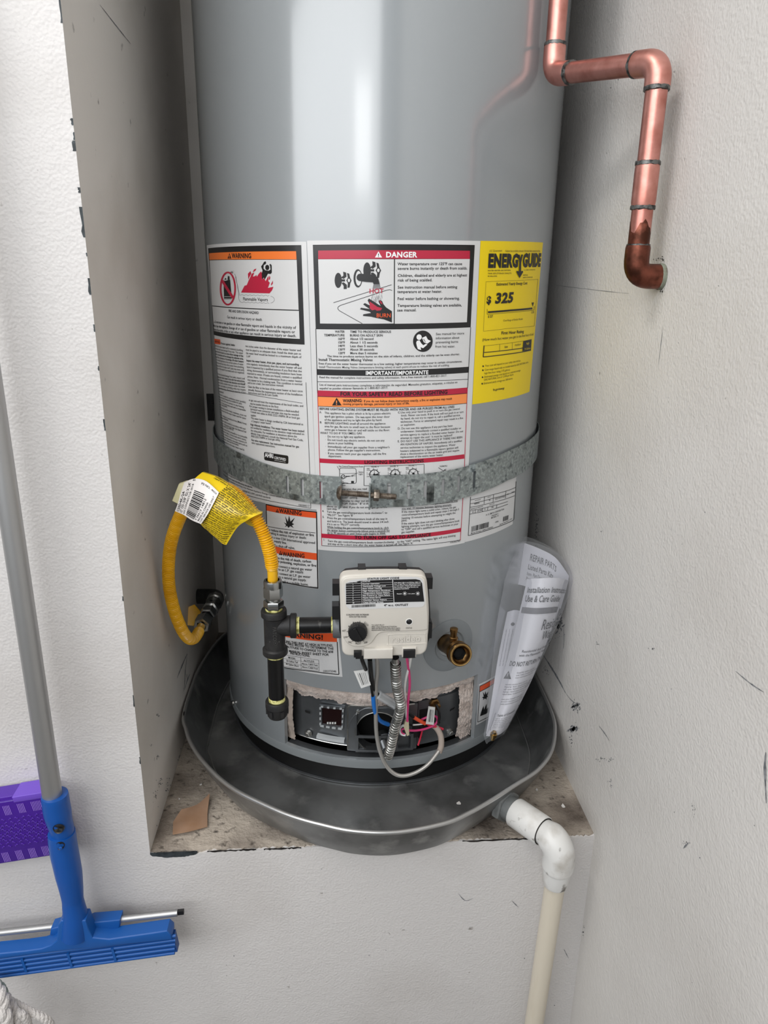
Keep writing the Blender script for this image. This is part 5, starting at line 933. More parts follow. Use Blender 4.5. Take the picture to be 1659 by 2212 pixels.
# ------------------------------------------------------------------ copper cold water pipe
CP = thing('copper_water_pipe', 'shiny copper water pipe with soldered elbows coming out of the right wall', 'pipe', (XR, -0.35, 0.737))
A0 = np.array([XR + 0.02, -0.35, 0.7375]); A1 = np.array([0.2577, -0.35, 0.7375]); A2 = np.array([0.2579, -0.35, 0.9412]); A3 = np.array([0.194, -0.19, 0.9645]); A4 = np.array([0.194, -0.19, 1.55])
def zv(py): return at(1400, py, 1, -0.35)[2]
def cpipe(a, b, r=0.0111, mt=M_COP, nm='pipe_section'): m = MB(); m.tube(np.linspace(a, b, 6), r, 24); return m.build(nm, mt, CP)
j1, j2, j3, j4 = zv(191), zv(353), zv(449), zv(531); ux = (A3 - A2)/np.linalg.norm(A3 - A2); ell = 0.033; ell2 = 0.034
cpipe((A1[0], -0.35, j2 - .004), (A1[0], -0.35, j1 + .004)); cpipe((A1[0], -0.35, j4 - .004), (A1[0], -0.35, j3 + .004)); cpipe(A2 + ux*(ell - 0.004), A3 - ux*(ell2 - 0.004)); cpipe(A3 + (0, 0, 0.03), A4); cpipe(A1 + (0.02, 0, 0), A0, 0.0115, M_COPO)
m = MB(); q = np.linspace(0, 1, 9)[:, None]; pts = np.array([A1[0], -0.35, j3])*(1-q) + np.array([A1[0], -0.35, j2])*q; m.tube(pts, [0.0118] + [0.0126]*7 + [0.0118], 24); m.build('coupling', M_COPE, CP)
def elbow(a, c, b, la, lb, mt, r=0.0127, bend=0.017):
    P = corner(a, c, b, la, lb, bend); rr = np.full(len(P), r); rr[0] = rr[-1] = r - 0.0006; m = MB(); m.tube(P, rr, 28); m.build('elbow_fitting', mt, CP)
elbow(A1, A2, A3, A2[2] - j1, ell, M_COPE, 0.0129); elbow(A2, A3, A4, ell2, 0.031, M_COPE, 0.0129); elbow(A0, A1, A2, 0.029, j4 - A1[2], M_COPO, 0.0131)
def solder(c, d, r=0.0129, w=0.0024):
    rn = random.Random(int(abs(c[2]*1e5))); d = np.asarray(d)/np.linalg.norm(d); m = MB(); n = 28
    u = np.cross(d, (0.3, 0.5, 0.2)); u /= np.linalg.norm(u); v = np.cross(d, u); a = np.linspace(0, 2*math.pi, n, endpoint=False)
    rows = []
    for t, rr in ((-w, 0.0108), (-w*0.7, r), (w*0.7, r), (w, 0.0108)):
        jj = np.array([rn.uniform(-0.0006, 0.0006) for _ in range(n)]); rows.append(np.asarray(c) + d*(t + jj)[:, None] + rr*(np.cos(a)[:, None]*u + np.sin(a)[:, None]*v))
    m.grid(np.array(rows), True, wrapu=True); m.build('solder_joint', M_SOLD, CP)
for z in (j1, j2, j3): solder((A1[0], -0.35, z), (0, 0, 1))
solder((A1[0], -0.35, j4 + 0.0005), (0, 0, 1), 0.0124, 0.0012); solder(A2 + ux*ell, ux); solder(A3 - ux*ell2, ux); solder(A3 + (0, 0, 0.0315), (0, 0, 1))
m = MB(); n = 28; a = np.linspace(0, 2*math.pi, n, endpoint=False); rn = random.Random(8); rows = []
for k in range(4):
    rows.append(np.stack([A1[0] + 0.01122*np.cos(a), -0.35 + 0.01122*np.sin(a), np.array([j4 + (0.0 if k == 0 else k/3*(0.019 + 0.006*math.sin(q*3) + rn.uniform(-0.002, 0.002))) for q in a])], 1))
m.grid(np.array(rows), True, wrapu=True); m.build('heat_stain', M_COPO, CP)
m = MB(); m.tube([A1 + (0.0245, 0, 0), A1 + (0.027, 0, 0), A1 + (0.0305, 0, 0)], [0.0118, 0.0139, 0.0136], 20); m.build('green_corrosion', M_VERD, CP)

# ------------------------------------------------------------------ PVC drain line from the pan
PV = thing('pvc_drain_pipe', 'white PVC drain pipe with elbow running down the low wall from the pan', 'drain pipe', (0.22, -0.41, ZFL))
E0 = np.array([0.157, -0.318, 0.029]); EC = at(1212, 1822, 2, 0.031); pd = (EC - E0)/np.linalg.norm(EC - E0)
pbot = np.array([EC[0] - 0.0045, -0.385, ZFL])
def pt(d): return E0 + pd*d
LT = np.linalg.norm(EC - E0)
m = MB(); m.lathe([(0.012, 0.0), (0.012, 0.0225), (0.014, 0.0245), (0.022, 0.0245), (0.024, 0.0225), (0.024, 0.0175)], E0, pd, 6, False, rot=0.3); m.build('bulkhead_nut', M_PVCG, PV)
m = MB(); m.lathe([(0.022, 0.0175), (0.038, 0.0175), (0.038, 0.0)], E0, pd, 28); m.build('threaded_bushing', M_PVCG, PV)
cl0, cl1 = 0.036, LT - 0.0285
m = MB(); m.lathe([(cl0, 0.0135), (cl0, 0.0195), (cl0 + 0.001, 0.0202), (cl1 - 0.001, 0.0202), (cl1, 0.0195), (cl1, 0.0150), (cl1 - 0.006, 0.0145)], E0, pd, 36); m.build('pvc_coupling', M_PVC, PV)
m = MB(); m.tube([pt(cl1 - 0.004), pt(cl1 + 0.0006)], 0.0188, 28); m.build('joint_gap', M_CRACK, PV)
dn_ = (pbot - EC)/np.linalg.norm(pbot - EC)
P = corner(E0, EC, pbot, 0.031, 0.042, 0.027); m = MB(); rr = np.interp(np.linspace(0, 1, len(P)), [0, 0.10, 0.22, 0.97, 1], [0.0168, 0.0176, 0.0206, 0.0208, 0.0198]); m.tube(P, rr, 36); m.build('pvc_elbow', M_PVC, PV)
q1 = EC + dn_*0.041; m = MB(); m.lathe([(0, 0.0190), (0.0005, 0.0182), (0.024, 0.0176), (0.0275, 0.0165), (0.0275, 0.0)], q1, dn_, 36); m.build('reducer_bushing', M_PVC, PV)
q2 = q1 + dn_*0.0265; m = MB(); m.lathe([(0, 0.0147), (0.0018, 0.0147), (0.002, 0.0130)], q2, dn_, 28); m.build('primer_ring', M_CRACK, PV)
m = MB(); m.tube(np.linspace(q2, pbot, 8), 0.01335, 28); m.build('pvc_pipe', M_PVCP, PV)

# ------------------------------------------------------------------ black iron drip leg: union, tee, nipples, cap
YP = -0.305
GP = thing('gas_drip_leg', 'black iron gas tee with drip leg screwed into the valve', 'gas pipe', aty(597, 1545, YP))
xt = aty(593, 1360, YP)[0]
def gz(py): return aty(594, py, YP)[2]
V0 = lambda py: np.array([xt, YP, gz(py)])
def gl(name, prof, mt, seg=28, flat=False, rot=0.0):     # profile in photo rows
    m = MB(); m.lathe([(gz(py) - gz(1545), r) for py, r in prof], V0(1545), (0, 0, 1), seg, not flat, rot=rot); return m.build(name, mt, GP)
zc = gz(1352)
gl('flare_nut', [(1290, 0.0), (1290, 0.0118), (1287, 0.0125), (1268, 0.0125), (1266, 0.0115)], M_NUT, 6, True, 0.25)
gl('nut_collar', [(1268, 0.0118), (1256, 0.0118), (1253, 0.0112), (1252, 0.0085)], M_NUT)
gl('union_neck', [(1298, 0.0085), (1288, 0.0085)], M_NUT); gl('union_hex', [(1312, 0.0), (1312, 0.0122), (1310, 0.0130), (1298, 0.0130), (1296, 0.012), (1295, 0.008)], M_NUT, 6, True, 0.0)
gl('thread_tape', [(1322, 0.0110), (1310, 0.0110), (1309, 0.0098)], M_TAPE)
m = MB(); g = lambda py: gz(py) - gz(1545)
m.lathe([(g(1412), 0.010), (g(1412), 0.0153), (g(1410), 0.0163), (g(1400), 0.0163), (g(1398), 0.0150), (g(1397), 0.0136), (g(1333), 0.0136), (g(1331), 0.0150), (g(1329), 0.0166), (g(1319), 0.0166), (g(1316), 0.0158), (g(1316), 0.0108)], V0(1545), (0, 0, 1), 36)
m.lathe([(0, 0.0132), (0.020, 0.0134), (0.0205, 0.0150), (0.0215, 0.0163), (0.0275, 0.0163), (0.0285, 0.0155), (0.0285, 0.0105)], np.array([xt, YP, zc]), (1, 0, 0), 36)
tee = m.build('pipe_tee', M_IRON, GP)
TT = Print(PlaneY(YP - 0.0132), 560, 1220, 6.505)
uv0 = TT.px((188, 870)); V, F, w = layout('PATCO', 0.01)
zl = np.array([0, -1.0]); hgt = 0.0046; ln = 0.020
uv = np.stack([uv0[0] + V[:, 1]*hgt, uv0[1] - V[:, 0]/w*ln], 1); TT._add('em', uv, F, 0.0008)
TT.ring(228, 1098, 26, 30, 5, 'em', 0.0008); TT.disc(228, 1098, 9, 10, 'em', 0.0008); TT.disc(150, 1082, 8, 10, 'em', .0004); TT.disc(280, 1080, 8, 10, 'em', .0004)
TT.flush(tee, {'em': ('cast_lettering', mat('cast_lettering_grey', '#4a4948', 0.5, 0.4))})
gl('thread_tape', [(1418, 0.0111), (1410, 0.0111)], M_TAPE); gl('nipple', [(1515, 0.01065), (1414, 0.01065)], M_PIPE); gl('thread_tape', [(1519, 0.0113), (1506, 0.0111), (1505, 0.0106)], M_TAPE)
m = MB(); m.lathe([(g(1512), 0.0105), (g(1512), 0.0148), (g(1514), 0.0156), (g(1525), 0.0156), (g(1527), 0.0142), (g(1543), 0.0132), (g(1547), 0.0115), (g(1550), 0.0)], V0(1545), (0, 0, 1), 32)
for k in range(6): a = k*math.pi/3; m.obox(V0(1534) + 0.0134*np.array([math.cos(a), math.sin(a), 0]), 0.0016*np.array([math.cos(a), math.sin(a), 0]), 0.0022*np.array([-math.sin(a), math.cos(a), 0]), np.array([0, 0, 0.0045]))
m.build('pipe_cap', M_IRON, GP)
xv = aty(722, 1352, YP)[0]; x0 = xt + 0.0275; x1 = xt + 0.029 + 0.004
for nm, a, b, r, mt in [('thread_tape', x0, x0 + 0.0048, 0.0112, M_TAPE), ('nipple', x0 + 0.004, xv - 0.003, 0.01065, M_PIPE), ('thread_tape', xv - 0.004, xv + 0.0015, 0.0112, M_TAPE)]:
    m = MB(); m.tube([(a, YP, zc), (b, YP, zc)], r, 28); m.build(nm, mt, GP)

# ------------------------------------------------------------------ yellow corrugated gas connector with its tag
HS = thing('flexible_gas_hose', 'yellow corrugated flexible gas hose looping from the wall valve to the iron tee', 'gas hose', V0(1255))
ht = V0(1254)
ctl = [ht, ht + (0, 0, 0.012), aty(584, 1200, -0.305), aty(570, 1155, -0.304), aty(548, 1112, -0.30), aty(515, 1072, -0.29), aty(475, 1052, -0.277), aty(435, 1056, -0.262), aty(405, 1085, -0.246), aty(385, 1125, -0.233), aty(370, 1170, -0.222), aty(364, 1220, -0.213), aty(366, 1270, -0.205), aty(377, 1320, -0.193), aty(392, 1358, -0.178), aty(406, 1378, -0.158), aty(418, 1380, -0.135), aty(427, 1369, -0.112), aty(434, 1354, -0.085)]
P = resample(catmull(ctl, 14), 0.00048); d = np.r_[0, np.cumsum(np.linalg.norm(np.diff(P, axis=0), axis=1))]
smooth0 = np.clip((d - 0.014)/0.006, 0, 1)*np.clip((d[-1] - 0.012 - d)/0.006, 0, 1); r = 0.0066 + smooth0*(0.0009 + 0.0013*np.sin(d/0.0030*2*math.pi)); hose = MB(); hose.tube(P, r, 18); hose.build('corrugated_hose', M_HOSE, HS)
hend = P[-1]; hd = (P[-1] - P[-6])/np.linalg.norm(P[-1] - P[-6])
# tag folded over the top of the hose
tg_px = [[(437, 1020), (476, 1034), (520, 1066), (552, 1100), (566, 1108)], [(416, 1040), (452, 1056), (496, 1082), (528, 1106), (552, 1114)], [(408, 1072), (440, 1086), (470, 1104), (500, 1122), (534, 1124)], [(412, 1110), (436, 1122), (462, 1134), (486, 1146), (512, 1140)], [(440, 1138), (452, 1150), (466, 1162), (480, 1174), (489, 1177)]]
tg_y = [[-0.268, -0.282, -0.295, -0.304, -0.306], [-0.282, -0.298, -0.310, -0.316, -0.316], [-0.287, -0.303, -0.314, -0.318, -0.317], [-0.288, -0.300, -0.309, -0.313, -0.313], [-0.292, -0.299, -0.304, -0.306, -0.306]]
tc = np.array([[aty(x, y, yy) for (x, y), yy in zip(rp, ry)] for rp, ry in zip(tg_px, tg_y)])
rows = np.array([catmull(rw_, 6) for rw_ in tc]); G = np.array([catmull(rows[:, k], 6) for k in range(rows.shape[1])]).transpose(1, 0, 2)
def tagsurf(u, v):
    i = min(max(v, 0), 0.9999)*(G.shape[0] - 1); j = min(max(u, 0), 0.9999)*(G.shape[1] - 1); a, b = int(i), int(j); s, t = i - a, j - b
    return (1-s)*((1-t)*G[a, b] + t*G[a, b+1]) + s*((1-t)*G[a+1, b] + t*G[a+1, b+1])
def tagn(u, v):
    e = 0.02; a = tagsurf(min(u + e, 1), v) - tagsurf(u - e, v); b = tagsurf(u, min(v + e, 1)) - tagsurf(u, v - e); n = np.cross(a, b); n /= np.linalg.norm(n) + 1e-12
    return n if n @ (CAM - tagsurf(u, v)) > 0 else -n
m = MB(); m.grid(G); N_ = np.array([[tagn(j/(G.shape[1]-1), i/(G.shape[0]-1)) for j in range(G.shape[1])] for i in range(G.shape[0])]); Gb = G - N_*0.0005; m.grid(Gb)
for a, b in ((G[0], Gb[0]), (G[-1], Gb[-1]), (G[:, 0], Gb[:, 0]), (G[:, -1], Gb[:, -1])): m.grid(np.array([a, b]), False)
back = G[:8].copy(); back[:, :, 1] = G[0][None, :, 1] + 0.016 + 0.01*np.linspace(0, 1, 8)[:, None]; back[:, :, 2] = G[0][None, :, 2] - 0.028*np.linspace(0, 1, 8)[:, None]; back[0] = G[0]; m.grid(back)
tagm = m.build('warning_tag', M_TAG, HS)
TP = Print(Patch(tagsurf, tagn)); rb = random.Random(11)
words = 'warning do not use this connector where it may be struck read all instructions before installing only use new fittings and leak test every joint with soap solution never reuse a connector keep clear of chemicals and cleaners'.split()
for k in range(27):
    v = 0.04 + 0.0355*k; u = 0.20 if v < 0.62 else 0.08 + (v - 0.62)*0.55; ue = 0.93 - 0.10*rb.random() if v < 0.72 else 0.93 - (v - 0.72)*0.25
    if 0.08 < v < 0.60: u = 0.36
    tx = ' '.join(rb.choice(words) for _ in range(max(3, int((ue - u)*12))))
    TP.t(tx.upper() if k % 4 == 0 else tx, u, v, ue, v, 0.024, 'ink', 0.035, off=0.0012)
TP.flush(tagm, {'ink': ('tag_print', mat('tag_ink', '#2a2408', 0.5))})
wpx = [[(398, 1042), (420, 1034), (446, 1040), (473, 1064)], [(390, 1066), (412, 1062), (438, 1072), (462, 1086)], [(384, 1088), (402, 1090), (426, 1102), (448, 1112)], [(378, 1104), (396, 1112), (415, 1124), (434, 1132)]]
wy = [[-0.276, -0.285, -0.294, -0.304], [-0.282, -0.291, -0.301, -0.311], [-0.283, -0.291, -0.302, -0.310], [-0.282, -0.289, -0.297, -0.304]]
wc = np.array([[aty(x, y, yy - 0.0012) for (x, y), yy in zip(rp, ry)] for rp, ry in zip(wpx, wy)])
rows = np.array([catmull(q, 5) for q in wc]); GW = np.array([catmull(rows[:, k], 5) for k in range(rows.shape[1])]).transpose(1, 0, 2)
m = MB(); m.grid(GW); GWb = GW + np.array([0, 0.0006, 0]); m.grid(GWb)
for a, b in ((GW[0], GWb[0]), (GW[-1], GWb[-1]), (GW[:, 0], GWb[:, 0]), (GW[:, -1], GWb[:, -1])): m.grid(np.array([a, b]), False)
stk = m.build('barcode_sticker', M_TAGW, HS)
def wsurf(u, v):
    i = min(max(v, 0), 0.9999)*(GW.shape[0] - 1); j = min(max(u, 0), 0.9999)*(GW.shape[1] - 1); a, b = int(i), int(j); s, t = i - a, j - b
    return (1-s)*((1-t)*GW[a, b] + t*GW[a, b+1]) + s*((1-t)*GW[a+1, b] + t*GW[a+1, b+1])
WP = Print(Patch(wsurf, lambda u, v: (0.1, -0.99, 0.1)))
def vtext(tx, u0, v0, v1, h, bold=0.012):       # reads upwards along the sticker
    V, F, w = layout(tx, bold); uv = np.stack([u0 - h + V[:, 1]*(-0.0) + (V[:, 1])*(-h) + h, v0 + (v1 - v0)*V[:, 0]/w], 1); WP._add('ink', uv, F, 0.0004)
vtext('CSSD4K-24', 0.16, 0.95, 0.30, 0.085, 0.02); vtext('1/2" OD (3/8" ID) X 24"', 0.27, 0.97, 0.10, 0.075, 0.015); vtext('GAS CONNECTOR 0018', 0.36, 0.95, 0.15, 0.05, 0.01)
vv = 0.93
while vv > 0.30:
    w = rb.choice([0.012, 0.02, 0.03]); WP.quv([(0.42, vv), (0.70, vv), (0.70, vv - w), (0.42, vv - w)], 'ink', 0.0004, nu=4); vv -= w + rb.choice([0.012, 0.018])
vtext('0 26613 14812', 0.77, 0.92, 0.35, 0.05); vtext('MADE IN CHINA', 0.85, 0.92, 0.4, 0.045); vtext('CUST SERVICE USE ONLY', 0.93, 0.95, 0.2, 0.045)
WP.t('MAX', 0.30, 0.07, 0.38, 0.07, 0.05, 'ink', .02, off=.0004); WP.t('PSI NO. 4058', 0.55, 0.13, 0.95, 0.13, 0.05, 'ink', .012, off=.0004)
WP.flush(stk, {'ink': ('sticker_print', M_INK)})
m = MB(); c4 = [aty(x, y, yy) for x, y, yy in ((386, 1046, -0.268), (404, 1040, -0.276), (388, 1090, -0.278), (372, 1082, -0.266))]; c5 = [q + np.array([0, 0.006, 0]) for q in c4]
m.grid(np.array([c4, c5]), False, wrapu=True); m.add(c4, [(0, 1, 2, 3)], False); m.add(c5, [(3, 2, 1, 0)], False); m.build('tag_fold', M_TAGB, HS)
# ------------------------------------------------------------------ shut-off valve on the alcove's left wall
GV = thing('gas_shutoff_valve', 'dark gas shut-off valve with yellow lever on the alcove side wall', 'valve', (XL, 0.06, 0.17))
w0 = np.array([XL - 0.002, 0.065, 0.175]); kb = aty(470, 1288, 0.045); bx_ = hend
m = MB(); m.tube(corner(w0, kb, hend, 0.05, 0.02, 0.016), 0.0135, 22); m.build('wall_elbow', M_IRON, GV)
vd = (hend - kb)/np.linalg.norm(hend - kb); Lv = np.linalg.norm(hend - kb)
m = MB(); m.lathe([(0.016, 0.0), (0.016, 0.0155), (0.028, 0.0155), (0.030, 0.013), (0.05, 0.013), (0.052, 0.0145)], kb, vd, 8, False); m.build('valve_body', M_NUT, GV)
m = MB(); m.lathe([(0.050, 0.0), (0.050, 0.0150), (0.064, 0.0150), (0.066, 0.012), (0.074, 0.011), (0.076, 0.0135), (0.088, 0.0135), (0.09, 0.011)], kb, vd, 6, False); m.build('valve_hex', M_NUT, GV)
m = MB(); m.lathe([(Lv - 0.03, 0.0105), (Lv - 0.028, 0.0140), (Lv - 0.006, 0.0140), (Lv - 0.003, 0.0128), (Lv - 0.003, 0.0085)], kb, vd, 6, False, rot=0.3); m.build('flare_nut', M_NUT, GV)
m = MB(); m.lathe([(Lv - 0.032, 0.009), (Lv - 0.09, 0.009)], kb, vd, 16); m.build('valve_neck', M_IRON, GV)
lv = [aty(*q) for q in ((392, 1318, -0.02), (414, 1308, -0.015), (432, 1328, -0.02), (418, 1352, -0.03), (400, 1350, -0.035))]; lv2 = [q + np.array([0.004, 0.004, 0]) for q in lv]
m = MB(); m.grid(np.array([lv, lv2]), False, wrapu=True); m.add(lv, [(0, 1, 2, 3, 4)], False); m.add(lv2, [(4, 3, 2, 1, 0)], False); m.build('yellow_lever', M_HOSE, GV)
# ------------------------------------------------------------------ wiring and pilot tubing on the heater front
def wire(name, pts, r, mt, seg=10, n=10):
    P = catmull([cylx(x, y, R) if R < 0.5 else aty(x, y, -R + 1.0) for x, y, R in pts], n); m = MB(); m.tube(P, r, seg); return m.build(name, mt, WH)
pts = [(854, 1420, .322), (855, 1450, .315), (857, 1480, .305), (862, 1505, .298), (866, 1522, .292), (861, 1545, .286), (853, 1570, .280), (848, 1595, .274), (844, 1615, .268), (838, 1634, .262)]
P = resample(catmull([cylx(*q) for q in pts], 12), 0.00045); d = np.r_[0, np.cumsum(np.linalg.norm(np.diff(P, axis=0), axis=1))]
w = np.clip((d - 0.008)/0.002, 0, 1); m = MB(); m.tube(P, 0.0050 + w*(0.0009 + 0.0015*np.sin(d/0.0025*2*math.pi)), 16); m.build('corrugated_gas_tube', M_STEEL, WH)
m = MB(); m.lathe([(0, 0.0058), (0.012, 0.0058), (0.013, 0.005), (0.014, 0.0)], cylx(826, 1600, .245), cylx(838, 1634, .262) - cylx(826, 1600, .245), 18); m.build('manifold_elbow', M_STEELD, WH)
wire('pilot_tube', [(814, 1418, .315), (815, 1450, .300), (812, 1480, .290), (812, 1520, .283), (812, 1560, .278), (814, 1590, .276), (820, 1620, .276), (832, 1650, .277), (850, 1670, .279), (872, 1676, .281), (900, 1668, .281), (926, 1650, .279), (948, 1622, .273)], 0.0029, M_TUBE, 12)
wire('tube_sleeve', [(948, 1626, .272), (953, 1610, .268), (952, 1590, .262), (944, 1574, .254), (932, 1564, .246)], 0.0044, M_SLEEVE, 12)
wire('black_cable', [(779, 1412, .335), (783, 1428, .325), (790, 1446, .305)], 0.0027, M_WBLK)
wire('black_cable', [(797, 1425, .322), (799, 1455, .305), (803, 1490, .292), (806, 1508, .288)], 0.0019, M_WBLK)
wire('black_cable', [(801, 1425, .322), (804, 1460, .305), (808, 1488, .290), (815, 1498, .284)], 0.0019, M_WBLK)
wire('blue_cable', [(806, 1503, .288), (808, 1525, .284), (813, 1545, .278), (823, 1558, .270), (839, 1565, .262)], 0.0031, M_WBLU)
wire('black_cable', [(839, 1565, .262), (858, 1564, .258), (880, 1565, .252), (905, 1570, .249), (935, 1569, .248), (950, 1560, .246)], 0.0014, M_WBLK)
# clear crimp sleeve and the striped lead leaving it
a, b = cylx(816, 1500, .284), cylx(856, 1524, .276); m = MB(); dd = (b - a)/np.linalg.norm(b - a); m.lathe([(0, 0.0032), (0.001, 0.0062), (np.linalg.norm(b - a) - 0.001, 0.0062), (np.linalg.norm(b - a), 0.0032)], a, dd, 16); m.build('clear_splice_sleeve', M_SHRINK, WH)
wire('black_cable', [(812, 1497, .284), (826, 1506, .281), (856, 1525, .274), (876, 1537, .268), (893, 1549, .262)], 0.0026, M_WBLK)
wire('orange_cable', [(893, 1549, .262), (905, 1556, .259), (918, 1563, .256)], 0.0027, M_WORG)
wire('white_cable', [(888, 1416, .34), (884, 1440, .32), (877, 1465, .305), (874, 1490, .295), (876, 1520, .288), (878, 1545, .282), (880, 1558, .278)], 0.0018, M_WWHT)
wire('pink_cable', [(878, 1416, .34), (881, 1435, .325), (884, 1455, .31), (885, 1480, .30), (882, 1510, .29), (880, 1540, .284), (880, 1558, .28)], 0.0018, M_WPNK)
m = MB(); tp = [cylx(*q) for q in ((876, 1558, .280), (883, 1556, .280), (884, 1588, .274), (879, 1590, .274), (872, 1570, .277))]; tb = [q*np.array([0.985, 0.985, 1]) for q in tp]; m.grid(np.array([tp, tb]), False, wrapu=True); m.add(tp, [(0, 1, 2, 3, 4)], False); m.add(tb, [(4, 3, 2, 1, 0)], False); m.build('wire_nut_tab', mat('cream_plastic', '#cfc3a5', 0.5), WH)
wire('white_cable', [(874, 1566, .276), (866, 1570, .272), (863, 1578, .270), (867, 1586, .27), (876, 1588, .271)], 0.0018, M_WWHT)
wire('pink_cable', [(876, 1574, .275), (868, 1576, .271), (868, 1583, .27), (874, 1586, .271)], 0.0013, M_WPNK)
wire('pink_cable', [(884, 1578, .272), (900, 1578, .264), (920, 1574, .258), (938, 1566, .254), (945, 1556, .252), (942, 1548, .252), (930, 1547, .253), (916, 1552, .252), (908, 1556, .25)], 0.0017, M_WPNK)
wire('red_cable', [(934, 1568, .254), (945, 1571, .254), (957, 1575, .255)], 0.0019, M_WRED)
wire('red_cable', [(918, 1560, .256), (926, 1566, .255), (938, 1570, .254)], 0.0016, M_WRED)
wire('red_cable', [(912, 1578, .252), (908, 1594, .25), (903, 1610, .252)], 0.0014, M_WRED)
wire('white_cable', [(892, 1566, .256), (905, 1565, .255), (918, 1563, .255)], 0.0012, M_WWHT)
wire('black_cable', [(942, 1522, .252), (948, 1535, .256), (949, 1550, .256), (946, 1564, .253)], 0.0021, M_WBLK)
m = MB(); p = cylx(937, 1518, .238); m.lathe([(0, 0.0085), (0.004, 0.0085), (0.005, 0.006), (0.012, 0.006), (0.013, 0.004), (0.013, 0)], p, (p[0], p[1], 0), 6, False); m.build('brass_bushing', M_BRASS, WH)
for nm, px_, R in (('igniter_block', [(893, 1556), (905, 1556), (905, 1592), (893, 1592)], .246), ('igniter_block', [(905, 1578), (912, 1578), (912, 1594), (905, 1594)], .248)):
    q = [cyl(x, y, R) for x, y in px_]; m = MB(); m.cbox(q[0][0], q[1][0], q[2][1], q[0][1], 0.236, R); m.build(nm, M_BLKP, WH)
def tagq(name, c, R, txt):
    tp = np.array([cylx(x, y, R) for x, y in c]); tb = tp*np.array([0.997, 0.997, 1]); m = MB(); m.grid(np.array([tp, tb]), False, wrapu=True); m.add(tp, [(0, 1, 2, 3)], False); m.add(tb, [(3, 2, 1, 0)], False); o = m.build(name, M_WIRETAG, WH)
    Pn = Print(CylSurf(R)); c = [np.array(q, float) for q in c]
    for k in range(5):
        for (t0, t1) in ((0.15, 0.85),):
            s = 0.22 + 0.14*k; a = (1-s)*(c[0]*(1-t0) + c[3]*t0) + s*(c[1]*(1-t0) + c[2]*t0); b = (1-s)*(c[0]*(1-t1) + c[3]*t1) + s*(c[1]*(1-t1) + c[2]*t1)
            Pn.line([a, b], 1.3 if k == 1 else 0.5, 'ink', 0.0006)
    Pn.flush(o, {'ink': ('tag_print', M_INK)})
tagq('wire_tag', [(764, 1450), (793, 1446), (801, 1480), (780, 1487)], 0.300, '')
tagq('wire_tag', [(926, 1526), (940, 1528), (937, 1566), (920, 1564)], 0.264, '')

# ------------------------------------------------------------------ literature bag wedged between tank and right wall
def sheet3(name, rows, mt, thick, parent=None, n=8):
    R = np.array([catmull(np.array(r), n) for r in rows]); Gs = np.array([catmull(R[:, k], n) for k in range(R.shape[1])]).transpose(1, 0, 2)
    du = np.gradient(Gs, axis=1); dv = np.gradient(Gs, axis=0); N = np.cross(du, dv); N /= np.linalg.norm(N, axis=2)[:, :, None] + 1e-12
    if np.sum(N*(CAM - Gs)) < 0: N = -N
    Gb = Gs - N*thick; m = MB(); m.grid(Gs); m.grid(Gb)
    for a, b in ((Gs[0], Gb[0]), (Gs[-1], Gb[-1]), (Gs[:, 0], Gb[:, 0]), (Gs[:, -1], Gb[:, -1])): m.grid(np.array([a, b]), False)
    return m.build(name, mt, parent), Gs, N
def surf_of(Gs, N):
    def ip(A, u, v):
        i = min(max(v, 0), 0.9999)*(A.shape[0] - 1); j = min(max(u, 0), 0.9999)*(A.shape[1] - 1); a, b = int(i), int(j); s, t = i - a, j - b
        return (1-s)*((1-t)*A[a, b] + t*A[a, b+1]) + s*((1-t)*A[a+1, b] + t*A[a+1, b+1])
    return Patch(lambda u, v: ip(Gs, u, v), lambda u, v: ip(N, u, v))
# front guide: rolled cover from the fold at the wall side towards the tank
rowsF = [[aty(1139, 1251, -0.178), aty(1170, 1249, -0.200), aty(1205, 1249, -0.196), aty(1229, 1254, -0.172)], [aty(1110, 1370, -0.190), aty(1140, 1375, -0.212), aty(1170, 1372, -0.208), aty(1190, 1365, -0.186)], [aty(1078, 1490, -0.205), aty(1105, 1490, -0.226), aty(1130, 1482, -0.220), aty(1148, 1470, -0.200)], [aty(1050, 1590, -0.226), aty(1066, 1590, -0.240), aty(1082, 1585, -0.236), aty(1096, 1572, -0.218)]]
bk1, GF, NF = sheet3('guide_booklet', rowsF, M_PAGE, 0.0012)
tag(bk1, 'printed installation and care guide curled in the clear plastic bag', 'booklet')
PF = Print(surf_of(GF, NF))
for tx, u0, v0, u1, h, b in [('Installation Instructions', 0.10, 0.105, 1.08, 0.034, 0.01), ('Use & Care Guide', 0.10, 0.155, 0.86, 0.034, 0.01), ('Resid', 0.58, 0.30, 0.98, 0.055, 0.0), ('Wat', 0.68, 0.365, 0.98, 0.055, 0.0), ('Residential dual draft', 0.30, 0.43, 0.96, 0.015, 0.01), ('with the Flammable Vapor', 0.27, 0.455, 0.98, 0.015, 0.01), ('DO NOT RETURN THIS', 0.12, 0.515, 0.97, 0.028, 0.014)]:
    V, F, w_ = layout(tx, b); uv = np.stack([u0 + (u1 - u0)*V[:, 0]/w_, v0 - V[:, 1]*h], 1); k_ = uv[:, 0] < 0.985; ok = [f for f in F if all(k_[i] for i in f)]; PF._add('ink', uv, ok, 0.0012)
PF.quv([(0.07, 0.185), (0.90, 0.185), (0.90, 0.215), (0.07, 0.215)], 'bar', 0.0009, nu=24)
PF.poly([(0.14, 0.545), (0.06, 0.595), (0.24, 0.595)], 'ink', 0.0005, raw=True); PF.quv([(0.135, 0.560), (0.155, 0.560), (0.150, 0.580), (0.140, 0.580)], 'pg', 0.0009)
rb = random.Random(21); gw = 'read this manual before you install or service the unit and keep it for later use with all parts and safety rules listed here'.split()
